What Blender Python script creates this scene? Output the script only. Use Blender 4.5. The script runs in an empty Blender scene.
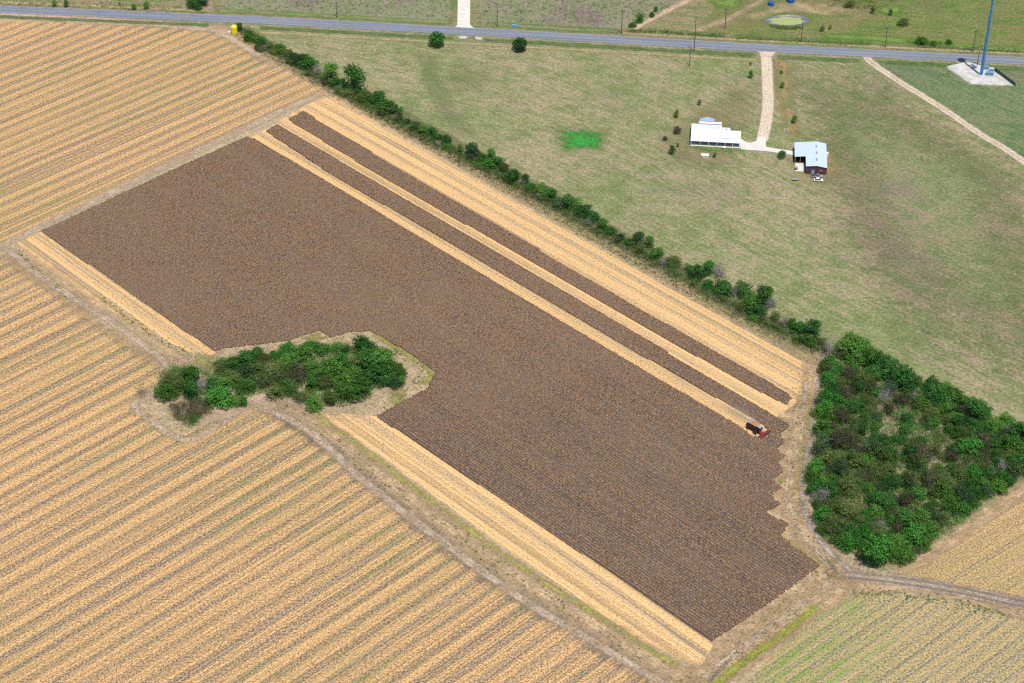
import bpy, bmesh, math, random
import numpy as np
from mathutils import Vector, Matrix

R = math.radians
S = bpy.context.scene
C = S.collection
rng = np.random.default_rng(7)
random.seed(7)

# ------------------------------------------------------------------ camera, sky, sun
H = 480.0; FPX = 1981.0; PITCH = R(36.4)
cam = bpy.data.cameras.new('camera'); co = bpy.data.objects.new('camera', cam); C.objects.link(co)
co.location = (0, 0, H); co.rotation_euler = (R(90) - PITCH, 0, 0)
cam.sensor_width = 36; cam.lens = FPX / 1024 * 36; cam.clip_start = 1; cam.clip_end = 40000
S.camera = co
SUN_EL, SUN_AZ = R(70.5), R(157)           # azimuth clockwise from +Y
w = bpy.data.worlds.new('World'); S.world = w; w.use_nodes = True
nt = w.node_tree; bg = nt.nodes['Background']
sky = nt.nodes.new('ShaderNodeTexSky'); sky.sky_type = 'NISHITA'; sky.sun_disc = False
sky.sun_elevation = SUN_EL; sky.sun_rotation = SUN_AZ; sky.altitude = 100; sky.air_density = 1.2
nt.links.new(sky.outputs[0], bg.inputs[0]); bg.inputs[1].default_value = 0.095
sl = bpy.data.lights.new('sun', 'SUN'); so = bpy.data.objects.new('sun', sl); C.objects.link(so)
sl.energy = 4.7; sl.angle = R(0.5); sl.color = (1.0, 0.95, 0.87)
sd = Vector((math.sin(SUN_AZ) * math.cos(SUN_EL), math.cos(SUN_AZ) * math.cos(SUN_EL), math.sin(SUN_EL)))
so.rotation_euler = sd.to_track_quat('Z', 'Y').to_euler(); so.location = (0, 0, 600)
S.view_settings.view_transform = 'Standard'; S.view_settings.look = 'None'
S.view_settings.exposure = 0.0; S.view_settings.gamma = 1
S.render.engine = 'CYCLES'
S.cycles.max_bounces = 6; S.cycles.transparent_max_bounces = 24; S.cycles.diffuse_bounces = 3
S.cycles.use_denoising = False
S.cycles.pixel_filter_type = 'BLACKMAN_HARRIS'; S.cycles.filter_width = 1.2

# ------------------------------------------------------------------ survey: photo point -> ground metres
def g(x, y, z=0.0):
    a = (x - 512) / FPX; b = -(y - 341.5) / FPX
    d = (a, math.cos(PITCH) + b * math.sin(PITCH), -math.sin(PITCH) + b * math.cos(PITCH))
    t = (H - z) / -d[2]
    return Vector((d[0] * t, d[1] * t, z))

# ------------------------------------------------------------------ tagging
def tag(o, label=None, cat=None, group=None, kind=None):
    if label: o['label'] = label
    if cat: o['category'] = cat
    if group: o['group'] = group
    if kind: o['kind'] = kind
    return o
def link(name, me, parent=None, mat=None):
    o = bpy.data.objects.new(name, me); C.objects.link(o)
    if parent: o.parent = parent
    if mat and me is not None: me.materials.append(mat)
    return o
def thing(name, label, cat, loc=(0, 0, 0), rz=0, group=None):
    o = bpy.data.objects.new(name, None); C.objects.link(o); o.empty_display_size = .5
    o.location = loc; o.rotation_euler = (0, 0, rz)
    return tag(o, label, cat, group)

# ------------------------------------------------------------------ node helper
class G:
    def __init__(s, name):
        s.m = bpy.data.materials.new(name); s.m.use_nodes = True
        s.t = s.m.node_tree; s.n = s.t.nodes; s.n.clear()
        s.out = s.n.new('ShaderNodeOutputMaterial')
    def put(s, sock, v):
        if isinstance(v, bpy.types.NodeSocket): s.t.links.new(v, sock)
        elif isinstance(v, (tuple, list)):
            sock.default_value = (*v, 1) if len(v) == 3 and sock.type == 'RGBA' else v
        else: sock.default_value = v
    def math(s, op, a, b=0.0, c=None, clamp=False):
        n = s.n.new('ShaderNodeMath'); n.operation = op; n.use_clamp = clamp
        s.put(n.inputs[0], a); s.put(n.inputs[1], b)
        if c is not None: s.put(n.inputs[2], c)
        return n.outputs[0]
    def add(s, a, b): return s.math('ADD', a, b)
    def sub(s, a, b): return s.math('SUBTRACT', a, b)
    def mul(s, a, b, clamp=False): return s.math('MULTIPLY', a, b, clamp=clamp)
    def pos(s): return s.n.new('ShaderNodeNewGeometry').outputs['Position']
    def obj(s): return s.n.new('ShaderNodeTexCoord').outputs['Object']
    def island(s): return s.n.new('ShaderNodeNewGeometry').outputs['Random Per Island']
    def orand(s): return s.n.new('ShaderNodeObjectInfo').outputs['Random']
    def comb(s, x, y, z=0.0):
        n = s.n.new('ShaderNodeCombineXYZ'); s.put(n.inputs[0], x); s.put(n.inputs[1], y); s.put(n.inputs[2], z); return n.outputs[0]
    def sep(s, v):
        n = s.n.new('ShaderNodeSeparateXYZ'); s.put(n.inputs[0], v); return n.outputs
    def dot(s, v, d):
        n = s.n.new('ShaderNodeVectorMath'); n.operation = 'DOT_PRODUCT'; s.put(n.inputs[0], v); n.inputs[1].default_value = d; return n.outputs['Value']
    def noise(s, v, sc=1.0, det=2.0, rough=.5, dist=0.0):
        n = s.n.new('ShaderNodeTexNoise'); s.put(n.inputs['Vector'], v); n.inputs['Scale'].default_value = sc
        n.inputs['Detail'].default_value = det; n.inputs['Roughness'].default_value = rough; n.inputs['Distortion'].default_value = dist
        return n.outputs[0]
    def white(s, v):
        n = s.n.new('ShaderNodeTexWhiteNoise'); n.noise_dimensions = '1D'; s.put(n.inputs['W'], v); return n.outputs[0]
    def step(s, v, lo, hi, a=0.0, b=1.0):
        n = s.n.new('ShaderNodeMapRange'); n.interpolation_type = 'SMOOTHSTEP'
        s.put(n.inputs[0], v); s.put(n.inputs[1], lo); s.put(n.inputs[2], hi); n.inputs[3].default_value = a; n.inputs[4].default_value = b
        return n.outputs[0]
    def mix(s, f, a, b, mode='MIX'):
        n = s.n.new('ShaderNodeMix'); n.data_type = 'RGBA'; n.blend_type = mode
        s.put(n.inputs[0], f); s.put(n.inputs[6], a); s.put(n.inputs[7], b); return n.outputs[2]
    def attr(s, name):
        n = s.n.new('ShaderNodeAttribute'); n.attribute_name = name; return n.outputs['Fac']
    def bump(s, h, dist=.2, st=1.0):
        n = s.n.new('ShaderNodeBump'); n.inputs['Distance'].default_value = dist; n.inputs['Strength'].default_value = st; s.put(n.inputs['Height'], h); return n.outputs[0]
    def surf(s, col, rough=.9, spec=.2, metal=0.0, normal=None, alpha=None, transl=None):
        p = s.n.new('ShaderNodeBsdfPrincipled'); s.put(p.inputs['Base Color'], col)
        s.put(p.inputs['Roughness'], rough); p.inputs['Specular IOR Level'].default_value = spec; p.inputs['Metallic'].default_value = metal
        if normal is not None: s.put(p.inputs['Normal'], normal)
        sh = p.outputs[0]
        if transl:
            tr = s.n.new('ShaderNodeBsdfTranslucent'); s.put(tr.inputs[0], col)
            mx = s.n.new('ShaderNodeMixShader'); mx.inputs[0].default_value = transl
            s.t.links.new(sh, mx.inputs[1]); s.t.links.new(tr.outputs[0], mx.inputs[2]); sh = mx.outputs[0]
        if alpha is not None:
            tr = s.n.new('ShaderNodeBsdfTransparent'); mx = s.n.new('ShaderNodeMixShader'); s.put(mx.inputs[0], alpha)
            s.t.links.new(tr.outputs[0], mx.inputs[1]); s.t.links.new(sh, mx.inputs[2]); sh = mx.outputs[0]
        s.t.links.new(sh, s.out.inputs[0]); return s.m

def uv_of(G_, P, ang):
    a = R(ang)
    return G_.dot(P, (math.cos(a), math.sin(a), 0)), G_.dot(P, (-math.sin(a), math.cos(a), 0))
def edge_alpha(G_, P, soft=.35, amp=.9, sc=.25):
    e = G_.attr('edge')
    n = G_.noise(P, sc, 5, .75); n2 = G_.noise(P, 1.1, 3, .8)
    v = G_.add(e, G_.add(G_.mul(G_.sub(n, .5), amp * 1.7), G_.mul(G_.sub(n2, .5), min(.9, amp * 1.2))))
    return G_.step(v, 1.05 - min(.95, soft * 1.7), 1.05, 1, 0)

# ------------------------------------------------------------------ ground materials
def stubble(name, ang, period=7.1, phase=0., bright=(.62, .395, .185), mid=(.36, .24, .125), dark=(.19, .148, .108), green=0., contrast=1., greencol=(.17, .23, .06), dull=0., grain=1., gx=None):
    k = G(name); P = k.pos(); u, v = uv_of(k, P, ang)
    wob = k.noise(k.comb(k.mul(u, .005), k.mul(v, .01), 0), 1, 2)
    v2 = k.add(v, k.mul(k.sub(wob, .5), 1.0))
    q = k.add(k.math('DIVIDE', v2, period), phase)
    idx = k.math('FLOOR', q)
    fr = k.math('ABSOLUTE', k.sub(k.mul(k.math('FRACT', q), 2), 1))      # 1 at band edge, 0 centre
    rb = k.white(idx)
    rag = k.noise(k.comb(k.mul(u, .10), k.mul(v, .6), 3), 1, 4, .7)
    big = k.noise(P, .016, 3, .6)
    band = k.step(k.add(fr, k.mul(k.sub(rag, .5), .9)), k.add(.36, k.mul(rb, .16)), k.add(.66, k.mul(rb, .20)))
    band = k.mul(band, k.add(.66 * contrast, k.mul(k.white(k.add(idx, 71.3)), .34 * contrast)), clamp=True)
    band = k.mul(band, k.step(big, .60, .74, 1, .35))
    line = k.noise(k.comb(k.mul(u, .0015), k.mul(v2, .62), 9), 1, 0)               # swaths of straw, 1-2 m apart
    row = k.noise(k.comb(k.mul(u, .004), k.mul(v2, 1.45), 5), 1, 0)                # single rows
    dash = k.noise(k.comb(k.mul(u, .35), k.mul(v2, 1.1), 15), 1, 2, .6)
    spk = k.noise(P, 1.15, 1, .6); spk2 = k.noise(P, 1.9, 0)
    sp = k.add(k.mul(k.sub(spk, .5), 1.0), k.mul(k.sub(spk2, .5), .8))            # grain, about -0.5 to 0.5
    ff = k.math('FRACT', q); w1 = k.mul(k.sub(k.white(k.add(idx, 13.7)), .5), .10); w2 = k.mul(k.sub(k.white(k.add(idx, 57.1)), .5), .10)
    def ln(at, wd, off): return k.step(k.math('ABSOLUTE', k.sub(k.sub(ff, at), off)), wd * .35, wd, 1, 0)   # one swath of straw inside a pass
    l1 = k.mul(ln(.34, .065, w1), k.add(.55, k.mul(k.white(k.add(idx, 3.3)), .6))); l2 = k.mul(ln(.64, .065, w2), k.add(.45, k.mul(k.white(k.add(idx, 8.9)), .7))); l3 = k.mul(ln(.50, .05, w2), k.mul(k.white(k.add(idx, 22.2)), .8))
    lines = k.math('MAXIMUM', k.math('MAXIMUM', l1, l2), l3)
    lf = k.add(k.mul(k.sub(line, .5), .8), k.add(k.mul(k.sub(row, .5), .8), k.add(k.mul(k.sub(dash, .5), .35), k.mul(sp, .35))))
    c = k.mix(k.step(lf, -.20, .16), mid, tuple(a * .45 + b * .55 for a, b in zip(mid, bright)))
    c = k.mix(k.mul(lines, k.step(k.add(dash, k.mul(sp, .5)), .22, .50), clamp=True), c, bright)
    c = k.mix(k.step(lf, -.34, -.14, .6, 0), c, tuple(a * .4 + b * .6 for a, b in zip(mid, dark)))
    dk = k.mix(k.step(k.add(k.sub(row, .5), k.mul(sp, .9)), -.16, .14), dark, tuple(x * 1.75 for x in dark))
    dk = k.mix(k.step(k.add(k.add(sp, k.sub(line, .5)), k.mul(k.sub(dash, .5), .4)), .06, .26), dk, mid)
    blue = k.mul(k.step(k.add(k.noise(k.comb(k.mul(u, .012), k.mul(v2, .9), 21), 1, 1), k.mul(sp, .25)), .63, .70), .8)
    dk = k.mix(blue, dk, (.12, .115, .135))
    c = k.mix(band, c, dk)
    gm = k.noise(k.comb(k.mul(u, .05), k.mul(v, .30), 40), 1, 4, .7)
    gz = k.noise(P, .009, 2)
    gzm = k.step(k.add(k.dot(P, (1, 0, 0)), k.mul(gz, 20)), gx[0], gx[1], 1, 0) if gx else k.step(gz, .36, .58)
    gmask = k.mul(k.mul(k.step(k.add(gm, k.mul(sp, .55)), .50, .66), gzm), k.add(.10 + green, k.mul(band, .25 + green)), clamp=True)
    c = k.mix(gmask, c, greencol)
    if dull: c = k.mix(dull, c, (.32, .27, .20))
    c = k.mix(k.step(sp, -.32, .32, 0, 1), k.mix(1, c, tuple(1 - grain * x for x in (.42, .435, .42)), 'MULTIPLY'), k.mix(1, c, tuple(1 + grain * x for x in (.33, .30, .26)), 'MULTIPLY'))
    h = k.add(k.mul(row, .7), k.mul(sp, .9))
    return k.surf(c, .95, .1, normal=k.bump(h, .40, .8))

def grassland(name, ga, tan, mauve, gb=.5, mv=.3, ang=-20, ang2=-46, alpha=False, streak=1.):
    k = G(name); P = k.pos(); u, v = uv_of(k, P, ang); u2, v2 = uv_of(k, P, ang2)
    s1 = k.noise(k.comb(k.mul(u, .045), k.mul(v, .26), 0), 1, 4, .65, .3)
    s2 = k.noise(k.comb(k.mul(u2, .025), k.mul(v2, .33), 7), 1, 4, .65, .2)
    big = k.noise(P, .012, 4, .6, .8); big2 = k.noise(k.comb(k.dot(P, (1, 0, 0)), k.dot(P, (0, 1, 0)), 91), .02, 3, .6, .5)
    zone = k.step(k.add(k.dot(P, (.006, -.004, 0)), k.mul(k.sub(big, .5), 2)), -4.3, -2.6)
    st = k.math('ADD', k.mul(s1, k.sub(1, zone)), k.mul(s2, zone))
    st = k.add(k.mul(k.sub(st, .5), .7), k.add(.5, k.mul(k.sub(big, .5), .6)))
    med = k.noise(P, .11, 4, .65, .4)
    st = k.add(st, k.mul(k.sub(med, .5), .45))
    fs = k.noise(k.comb(k.mul(u2, .12), k.mul(v2, .75), 17), 1, 4, .7); fs1 = k.noise(k.comb(k.mul(u, .12), k.mul(v, .75), 27), 1, 4, .7)
    st = k.add(st, k.mul(k.sub(k.add(k.mul(fs, zone), k.mul(fs1, k.sub(1, zone))), .5), .85))
    gmask = k.step(st, .36 + (.5 - gb) * .4, .68 + (.5 - gb) * .4, 1, 0)
    spk = k.noise(P, .75, 2, .7)
    gg = k.mix(k.step(med, .3, .7), ga, tuple(x * 1.25 for x in ga))
    c = k.mix(gmask, tan, gg)
    mm = k.mul(k.step(k.add(big2, k.mul(k.sub(s2, .5), .5)), .50, .75), mv * 1.1, clamp=True)
    c = k.mix(mm, c, mauve)
    lightp = k.mul(k.step(k.noise(P, .035, 5, .7, .6), .56, .70), .25)
    c = k.mix(lightp, c, tuple(min(1, x * 1.25) for x in tan))
    c = k.mix(k.step(spk, .25, .8), k.mix(1, c, (.62, .63, .64), 'MULTIPLY'), k.mix(1, c, (1.34, 1.32, 1.3), 'MULTIPLY'))
    h = k.add(spk, k.mul(st, 1.0))
    al = edge_alpha(k, P, .5, .6, .15) if alpha else None
    return k.surf(c, .95, .1, normal=k.bump(h, .35, .6), alpha=al)

def earth(name, ca, cb, sc=.5, soft=.35, amp=.9, esc=.3, ruts=None, bmp=.2, op=1.0, thr=(.35, .65), patchy=0., streak=.55):
    """soft-edged soil, dry grass or gravel; ruts=(colour, positions) draws wheel tracks along a ribbon"""
    k = G(name); P = k.pos()
    n1 = k.noise(P, sc, 5, .7); n2 = k.noise(P, .06, 3, .6)
    c = k.mix(k.step(k.add(n1, k.mul(k.sub(n2, .5), .5)), *thr), ca, cb)
    sd2 = k.attr('side'); px_ = k.dot(P, (.06, .06, 0)); st_ = k.noise(k.comb(k.mul(sd2, 4.5), px_, 3), 1, 4, .65)
    c = k.mix(k.step(k.add(st_, k.mul(k.sub(n1, .5), .4)), .46, .62, 0, streak), c, tuple(x * .62 for x in ca)); c = k.mix(k.step(st_, .36, .46, streak * .8, 0), c, tuple(min(1, x * 1.25) for x in ca))
    if ruts:
        vv = k.add(k.attr('side'), k.mul(k.sub(k.noise(P, .05, 2), .5), .35))
        a = k.math('ABSOLUTE', k.sub(k.math('ABSOLUTE', vv), ruts[1]))
        c = k.mix(k.mul(k.step(k.add(a, k.mul(k.sub(n1, .5), .25)), .06, .22, 1, 0), .8), c, ruts[0])
    spk = k.noise(P, 1.2, 1, .7)
    c = k.mix(k.step(spk, .3, .7), k.mix(1, c, (.66, .66, .68), 'MULTIPLY'), k.mix(1, c, (1.24, 1.22, 1.2), 'MULTIPLY'))
    al = k.mul(edge_alpha(k, P, soft, amp, esc), op)
    if patchy: al = k.mul(al, k.step(k.noise(P, .13, 5, .75), .36, .60, 1 - patchy, 1))
    return k.surf(c, .95, .1, normal=k.bump(k.add(n1, spk), bmp, .6), alpha=al)

def plain(name, col, rough=.6, spec=.3, metal=0., var=.15, sc=1.5, wear=None):
    k = G(name); O = k.obj(); n = k.noise(O, sc, 4, .65)
    c = k.mix(k.step(n, .3, .7), tuple(x * (1 - var) for x in col), tuple(min(1, x * (1 + var * .6)) for x in col))
    if wear: c = k.mix(k.mul(k.step(k.noise(O, sc * 2.3, 5, .7), .55, .7), .6), c, wear)
    return k.surf(c, k.step(n, .2, .8, rough * .85, min(1, rough * 1.1)), spec, metal)

# ------------------------------------------------------------------ ground sheets
def mesh_np(name, V, F):
    me = bpy.data.meshes.new(name); me.from_pydata([tuple(v) for v in V], [], F); me.update(); return me
def mesh_quads(name, V, Q, smooth=False):
    V = np.asarray(V, np.float32).reshape(-1, 3); Q = np.asarray(Q, np.int32).reshape(-1, 4)
    me = bpy.data.meshes.new(name); me.vertices.add(len(V)); me.vertices.foreach_set('co', V.ravel())
    me.loops.add(Q.size); me.loops.foreach_set('vertex_index', Q.ravel())
    me.polygons.add(len(Q)); me.polygons.foreach_set('loop_start', np.arange(0, Q.size, 4, dtype=np.int32))
    if smooth: me.polygons.foreach_set('use_smooth', np.ones(len(Q), bool))
    me.update(calc_edges=True); return me
def set_attr(me, name, vals):
    a = me.attributes.new(name, 'FLOAT', 'POINT'); a.data.foreach_set('value', np.asarray(vals, np.float32))
def densify(P, closed=True, step=3., jit=.5):
    out = []; n = len(P)
    for i in range(n if closed else n - 1):
        a, b = P[i], P[(i + 1) % n]; L = (b - a).length; k = max(1, min(300, int(L / step)))
        for j in range(k):
            p = a.lerp(b, j / k)
            if j: p = p + Vector((rng.uniform(-jit, jit), rng.uniform(-jit, jit), 0))
            out.append(p)
    if not closed: out.append(P[-1])
    return out
def poly(name, px, z, mat, kind='structure', jit=.4, step=3., raw=False, label=None, cat=None):
    P = [Vector(p) if raw else g(*p) for p in px]; P = densify(P, True, step, jit)
    me = mesh_np(name, [(p.x, p.y, z) for p in P], [list(range(len(P)))])
    bm = bmesh.new(); bm.from_mesh(me)
    if bm.faces[:][0].normal.z < 0: bmesh.ops.reverse_faces(bm, faces=bm.faces[:])
    bmesh.ops.triangulate(bm, faces=bm.faces[:]); bm.to_mesh(me); bm.free()
    return tag(link(name, me, None, mat), label, cat, kind=kind)
def smooth_line(P, step=2.):
    """Catmull-Rom through the points"""
    out = []; n = len(P)
    for i in range(n - 1):
        p0 = P[max(0, i - 1)]; p1 = P[i]; p2 = P[i + 1]; p3 = P[min(n - 1, i + 2)]
        k = max(2, int((p2 - p1).length / step))
        for j in range(k):
            t = j / k
            out.append(.5 * ((2 * p1) + (p2 - p0) * t + (2 * p0 - 5 * p1 + 4 * p2 - p3) * t * t + (3 * p1 - p0 - 3 * p2 + p3) * t ** 3))
    out.append(P[-1]); return out
def ribbon(name, px, width, z, mat, kind='structure', straight=False, raw=False, label=None, cat=None, endfade=True, step=2.5):
    P = [Vector((p[0], p[1], 0)) if raw else g(p[0], p[1]) for p in px]
    W = [p[2] if len(p) > 2 and not raw else width for p in px]
    L = densify(P, False, step, 0) if straight else smooth_line(P, step)
    cum = [0]
    for a, b in zip(P, P[1:]): cum.append(cum[-1] + (b - a).length)
    n = len(L); V = []; E = []; Sd = []; d = 0; tot = sum((L[i + 1] - L[i]).length for i in range(n - 1))
    for i, p in enumerate(L):
        t = (L[min(n - 1, i + 1)] - L[max(0, i - 1)]).normalized(); nn = Vector((-t.y, t.x, 0))
        if i: d += (p - L[i - 1]).length
        ww = np.interp(d / tot * cum[-1], cum, W)
        ef = max(0, 1 - min(d, tot - d) / (ww * .6)) if endfade else 0
        for s_ in (-1, -.5, 0, .5, 1):
            V.append((p.x + nn.x * s_ * ww / 2, p.y + nn.y * s_ * ww / 2, z)); E.append(max(abs(s_), ef)); Sd.append(s_)
    Q = [(i * 5 + j, i * 5 + j + 1, i * 5 + 6 + j, i * 5 + 5 + j) for i in range(n - 1) for j in range(4)]
    me = mesh_quads(name, V, [q[::-1] for q in Q])
    set_attr(me, 'edge', E); set_attr(me, 'side', Sd)
    return tag(link(name, me, None, mat), label, cat, kind=kind)
def patch(name, px, z, mat, kind='structure', centre=None, label=None, cat=None):
    """soft-edged patch: fan of rings from the centre to a star-shaped outline"""
    P = densify([g(*p) for p in px], True, 3, .2); c = g(*centre) if centre else sum(P, Vector()) / len(P)
    rings = [0, .35, .7, 1.]; V = [(c.x, c.y, z)]; E = [0]; n = len(P); F = []
    for r in rings[1:]:
        for p in P: q = c.lerp(p, r); V.append((q.x, q.y, z)); E.append(r)
    for i in range(n):
        j = (i + 1) % n; F.append((0, 1 + i, 1 + j))
        for r in range(2): a = 1 + r * n; b = a + n; F.append((a + i, b + i, b + j, a + j))
    me = mesh_np(name, V, F)
    bm = bmesh.new(); bm.from_mesh(me)
    if sum(f.normal.z for f in bm.faces) < 0: bmesh.ops.reverse_faces(bm, faces=bm.faces[:])
    bm.to_mesh(me); bm.free()
    set_attr(me, 'edge', E); set_attr(me, 'side', np.zeros(len(V)))
    return tag(link(name, me, None, mat), label, cat, kind=kind)

TAN = (.32, .26, .17); GRN = (.155, .185, .075); MAU = (.215, .175, .135)
M_pasture = grassland('pasture', GRN, TAN, MAU, .49, .32)
M_pasture2 = grassland('pasture_worn', (.15, .18, .08), (.27, .215, .14), (.20, .16, .13), .42, .55, alpha=True)
M_meadow = grassland('meadow', (.085, .15, .06), (.18, .19, .10), (.15, .14, .10), .62, .35)
M_north = grassland('rough_grass', (.115, .155, .05), (.27, .21, .13), (.17, .14, .11), .50, .5, ang=-6, ang2=-6)
M_brown = grassland('weedy_fallow', (.17, .19, .10), (.255, .205, .175), (.19, .14, .135), .32, .9, ang=84, ang2=84)
M_green = grassland('green_grass', (.095, .155, .035), (.20, .175, .08), (.14, .125, .07), .56, .5, ang=-6, ang2=-6)
M_dkgr = earth('verge_grass', (.07, .15, .04), (.18, .20, .095), .3, .5, .8, .2, patchy=.5)
M_dgr2 = earth('dry_verge', (.38, .30, .17), (.24, .25, .11), .4, .5, .8, .25)
M_dirt = earth('track_dirt', (.47, .36, .255), (.38, .295, .21), .35, .5, .9, .3, ruts=((.47, .37, .28), .42), patchy=.6)
M_dirt2 = earth('track_dirt_pale', (.40, .31, .225), (.27, .22, .16), .35, .4, .8, .3, ruts=((.22, .175, .145), .4))
M_margin = earth('dry_margin', (.50, .355, .215), (.36, .265, .155), .3, .45, .8, .2, patchy=.6)
M_margin2 = earth('dry_margin_grey', (.50, .375, .265), (.37, .28, .19), .3, .45, .9, .25)
M_soil = earth('dark_soil', (.16, .135, .125), (.25, .205, .165), .35, .7, 1.1, .15, patchy=.9, op=.6)
M_yel = earth('yellow_weeds', (.30, .29, .075), (.27, .27, .11), .4, .6, 1.2, .35, op=.8)
M_lime = earth('lime_grass', (.25, .30, .055), (.34, .29, .12), .25, .6, 1.0, .2, patchy=.55)
M_wet = earth('lush_grass', (.04, .22, .03), (.09, .26, .05), .25, .5, 1.5, .12)
M_conc = plain('pale_concrete', (.60, .57, .53), .85, var=.12, sc=.4)
M_caliche = earth('caliche_gravel', (.58, .49, .375), (.54, .45, .345), .3, .2, .10, .5, streak=.1)
M_grav = earth('white_gravel', (.52, .49, .46), (.40, .37, .33), .35, .15, .3, .35)

# horizon-wide ground with a finer middle
poly('ground', [(-14000, -2000), (14000, -2000), (14000, 24000), (-14000, 24000)], 0, M_pasture, raw=True, jit=0, step=1e5)
# worn right part of the pasture
patch('worn_pasture', [(772, 62), (866, 62), (1040, 175), (1100, 440), (900, 360), (830, 240), (800, 130)], .02, M_pasture2, centre=(925, 190))
poly('meadow', [(868, 60), (1150, 76), (1500, 300), (1300, 340), (1024, 161), (940, 106), (876, 66)], .02, M_meadow)
# north of the road
poly('north_ground', [(-900, -600), (-900, -32), (0, 6), (255, 19), (510, 33), (762, 47), (1024, 60), (2200, 125), (2200, -600)], .02, M_north, jit=0)
poly('fallow_plot', [(482, -120), (482, 23), (632, 29), (665, 12), (720, -12), (900, -120)], .04, M_brown)
poly('fallow_plot', [(222, -120), (222, 6), (240, 13), (450, 22), (452, -120)], .04, M_brown)
poly('green_plot', [(800, -160), (720, 0), (700, 28), (742, 38), (1024, 52), (1900, 95), (1900, -160)], .04, M_green)
patch('dry_patch', [(690, 22), (720, 18), (750, 8), (775, 0), (830, -4), (900, 6), (880, 22), (830, 16), (780, 13), (740, 28), (700, 32)], .06, earth('dry_patch', (.40, .31, .18), (.28, .25, .13), .12, .8, 1.0, .08, op=.85), centre=(790, 9))
ribbon('dry_patch', [(676, 36), (720, 22), (748, 8), (775, -8)], 8, .065, earth('dry_path', (.42, .32, .2), (.3, .26, .15), .2, .6, .8, .2, op=.8))
patch('lush_patch', [(755, 12), (790, 11), (818, 18), (812, 30), (780, 29), (752, 24)], .07, M_lime)
patch('lush_patch', [(868, 4), (905, 6), (900, 18), (870, 17)], .07, earth('lush_b', (.12, .22, .05), (.2, .3, .07), .15, .7, 1.2, .1))
patch('lush_patch', [(705, 0), (745, -4), (740, 8), (712, 12)], .07, earth('lush_c', (.12, .22, .05), (.2, .3, .07), .15, .7, 1.2, .1))
ribbon('lush_patch', [(820, 36), (880, 39), (960, 46), (1100, 56)], 9, .07, earth('lush_d', (.12, .22, .05), (.2, .28, .06), .15, .7, 1.0, .1))
ribbon('dirt_path', [(630, 31), (652, 19), (675, 7), (700, -6), (760, -40)], 6, .07, M_margin2)
ribbon('dirt_path', [(211, 14), (208, 4), (206, -14)], 8, .07, earth('path_b', (.34, .26, .2), (.28, .22, .16), .3, .4, .6, .3))

# ------------------------------------------------------------------ stubble fields
M_st1 = stubble('stubble', 45, green=.20, contrast=.82)
M_st2 = stubble('stubble_bright', -46, period=6.6, bright=(.75, .49, .245), mid=(.50, .32, .145), dark=(.32, .235, .15), green=0, contrast=.85, grain=.55)
M_st3 = stubble('stubble_weedy', 40.6, period=4.6, green=.8, dull=.12, contrast=.75, bright=(.45, .34, .165), mid=(.32, .26, .13), dark=(.19, .175, .12), greencol=(.17, .29, .05), gx=(112, 152))
M_st4 = stubble('stubble_dull', 37.3, green=.30, dull=.18, contrast=.35, bright=(.50, .34, .15), mid=(.38, .27, .12), greencol=(.25, .26, .07))
poly('farm_ground', [(-1200, 11), (0, 13), (232, 27), (300, 72), (420, 142), (620, 252), (822, 358), (826, 420), (812, 470), (830, 540), (880, 572), (960, 560), (1060, 470), (1500, 400), (2200, 1200), (-1400, 1200)], .012, grassland('farm_soil', (.34, .27, .16), (.44, .33, .215), (.30, .23, .175), .38, .5), jit=.3)
poly('stubble_field', [(-600, 8), (-20, 20), (120, 25), (205, 29), (232, 40), (262, 58), (300, 77), (332, 93), (300, 104), (150, 172), (6, 243), (-500, 470)], .03, M_st1)
poly('stubble_field', [(-600, 520), (0, 252), (24, 262), (100, 316), (160, 362), (158, 388), (132, 402), (180, 436), (252, 402), (300, 424), (380, 494), (470, 560), (560, 618), (655, 670), (720, 712), (900, 860), (-700, 1100)], .03, M_st1)
poly('stubble_field', [(14, 240), (39, 232), (216, 353), (205, 358), (150, 335), (90, 298), (40, 264)], .04, M_st2)
poly('stubble_field', [(318, 412), (378, 416), (714, 642), (700, 668), (640, 640), (500, 545), (400, 470)], .04, M_st2)
poly('stubble_field', [(250, 138), (324, 95), (334, 97), (500, 192), (754, 334), (816, 369), (795, 404), (750, 436), (700, 405), (500, 292), (300, 168)], .04, M_st2)
poly('stubble_field', [(716, 712), (822, 606), (858, 590), (940, 600), (1024, 612), (1500, 680), (1500, 1000), (700, 1000)], .03, M_st3)
poly('stubble_field', [(896, 576), (1024, 486), (1300, 300), (1700, 500), (1500, 650), (1024, 604), (905, 582)], .03, M_st4)

# ------------------------------------------------------------------ margins and tracks
ribbon('field_margin', [(-40, 12), (60, 18), (160, 24), (228, 31)], 11, .05, M_margin2)
patch('field_margin', [(196, 24), (214, 20), (250, 30), (262, 48), (285, 66), (262, 66), (236, 48), (212, 36)], .055, M_margin2)
ribbon('field_margin', [(232, 31), (262, 50), (300, 72), (335, 91), (420, 139), (520, 196.5), (640, 263.5), (740, 319.5), (824, 366)], 9, .06, earth('margin_c', (.30, .26, .12), (.36, .26, .17), .25, .6, 1., .2, patchy=.5))
ribbon('field_margin', [(300, 68), (350, 92), (480, 160), (620, 240), (720, 300), (820, 352)], 14, .05, earth('hedge_floor', (.13, .155, .065), (.22, .20, .11), .25, .5, .8, .2))
ribbon('dirt_track', [(-60, 276), (8, 243), (90, 203), (170, 164), (250, 126), (300, 103), (334, 92)], 7.5, .07, M_dirt)
ribbon('field_margin', [(6, 250), (60, 286), (120, 330), (180, 368), (205, 384)], 16, .055, M_margin)
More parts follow.
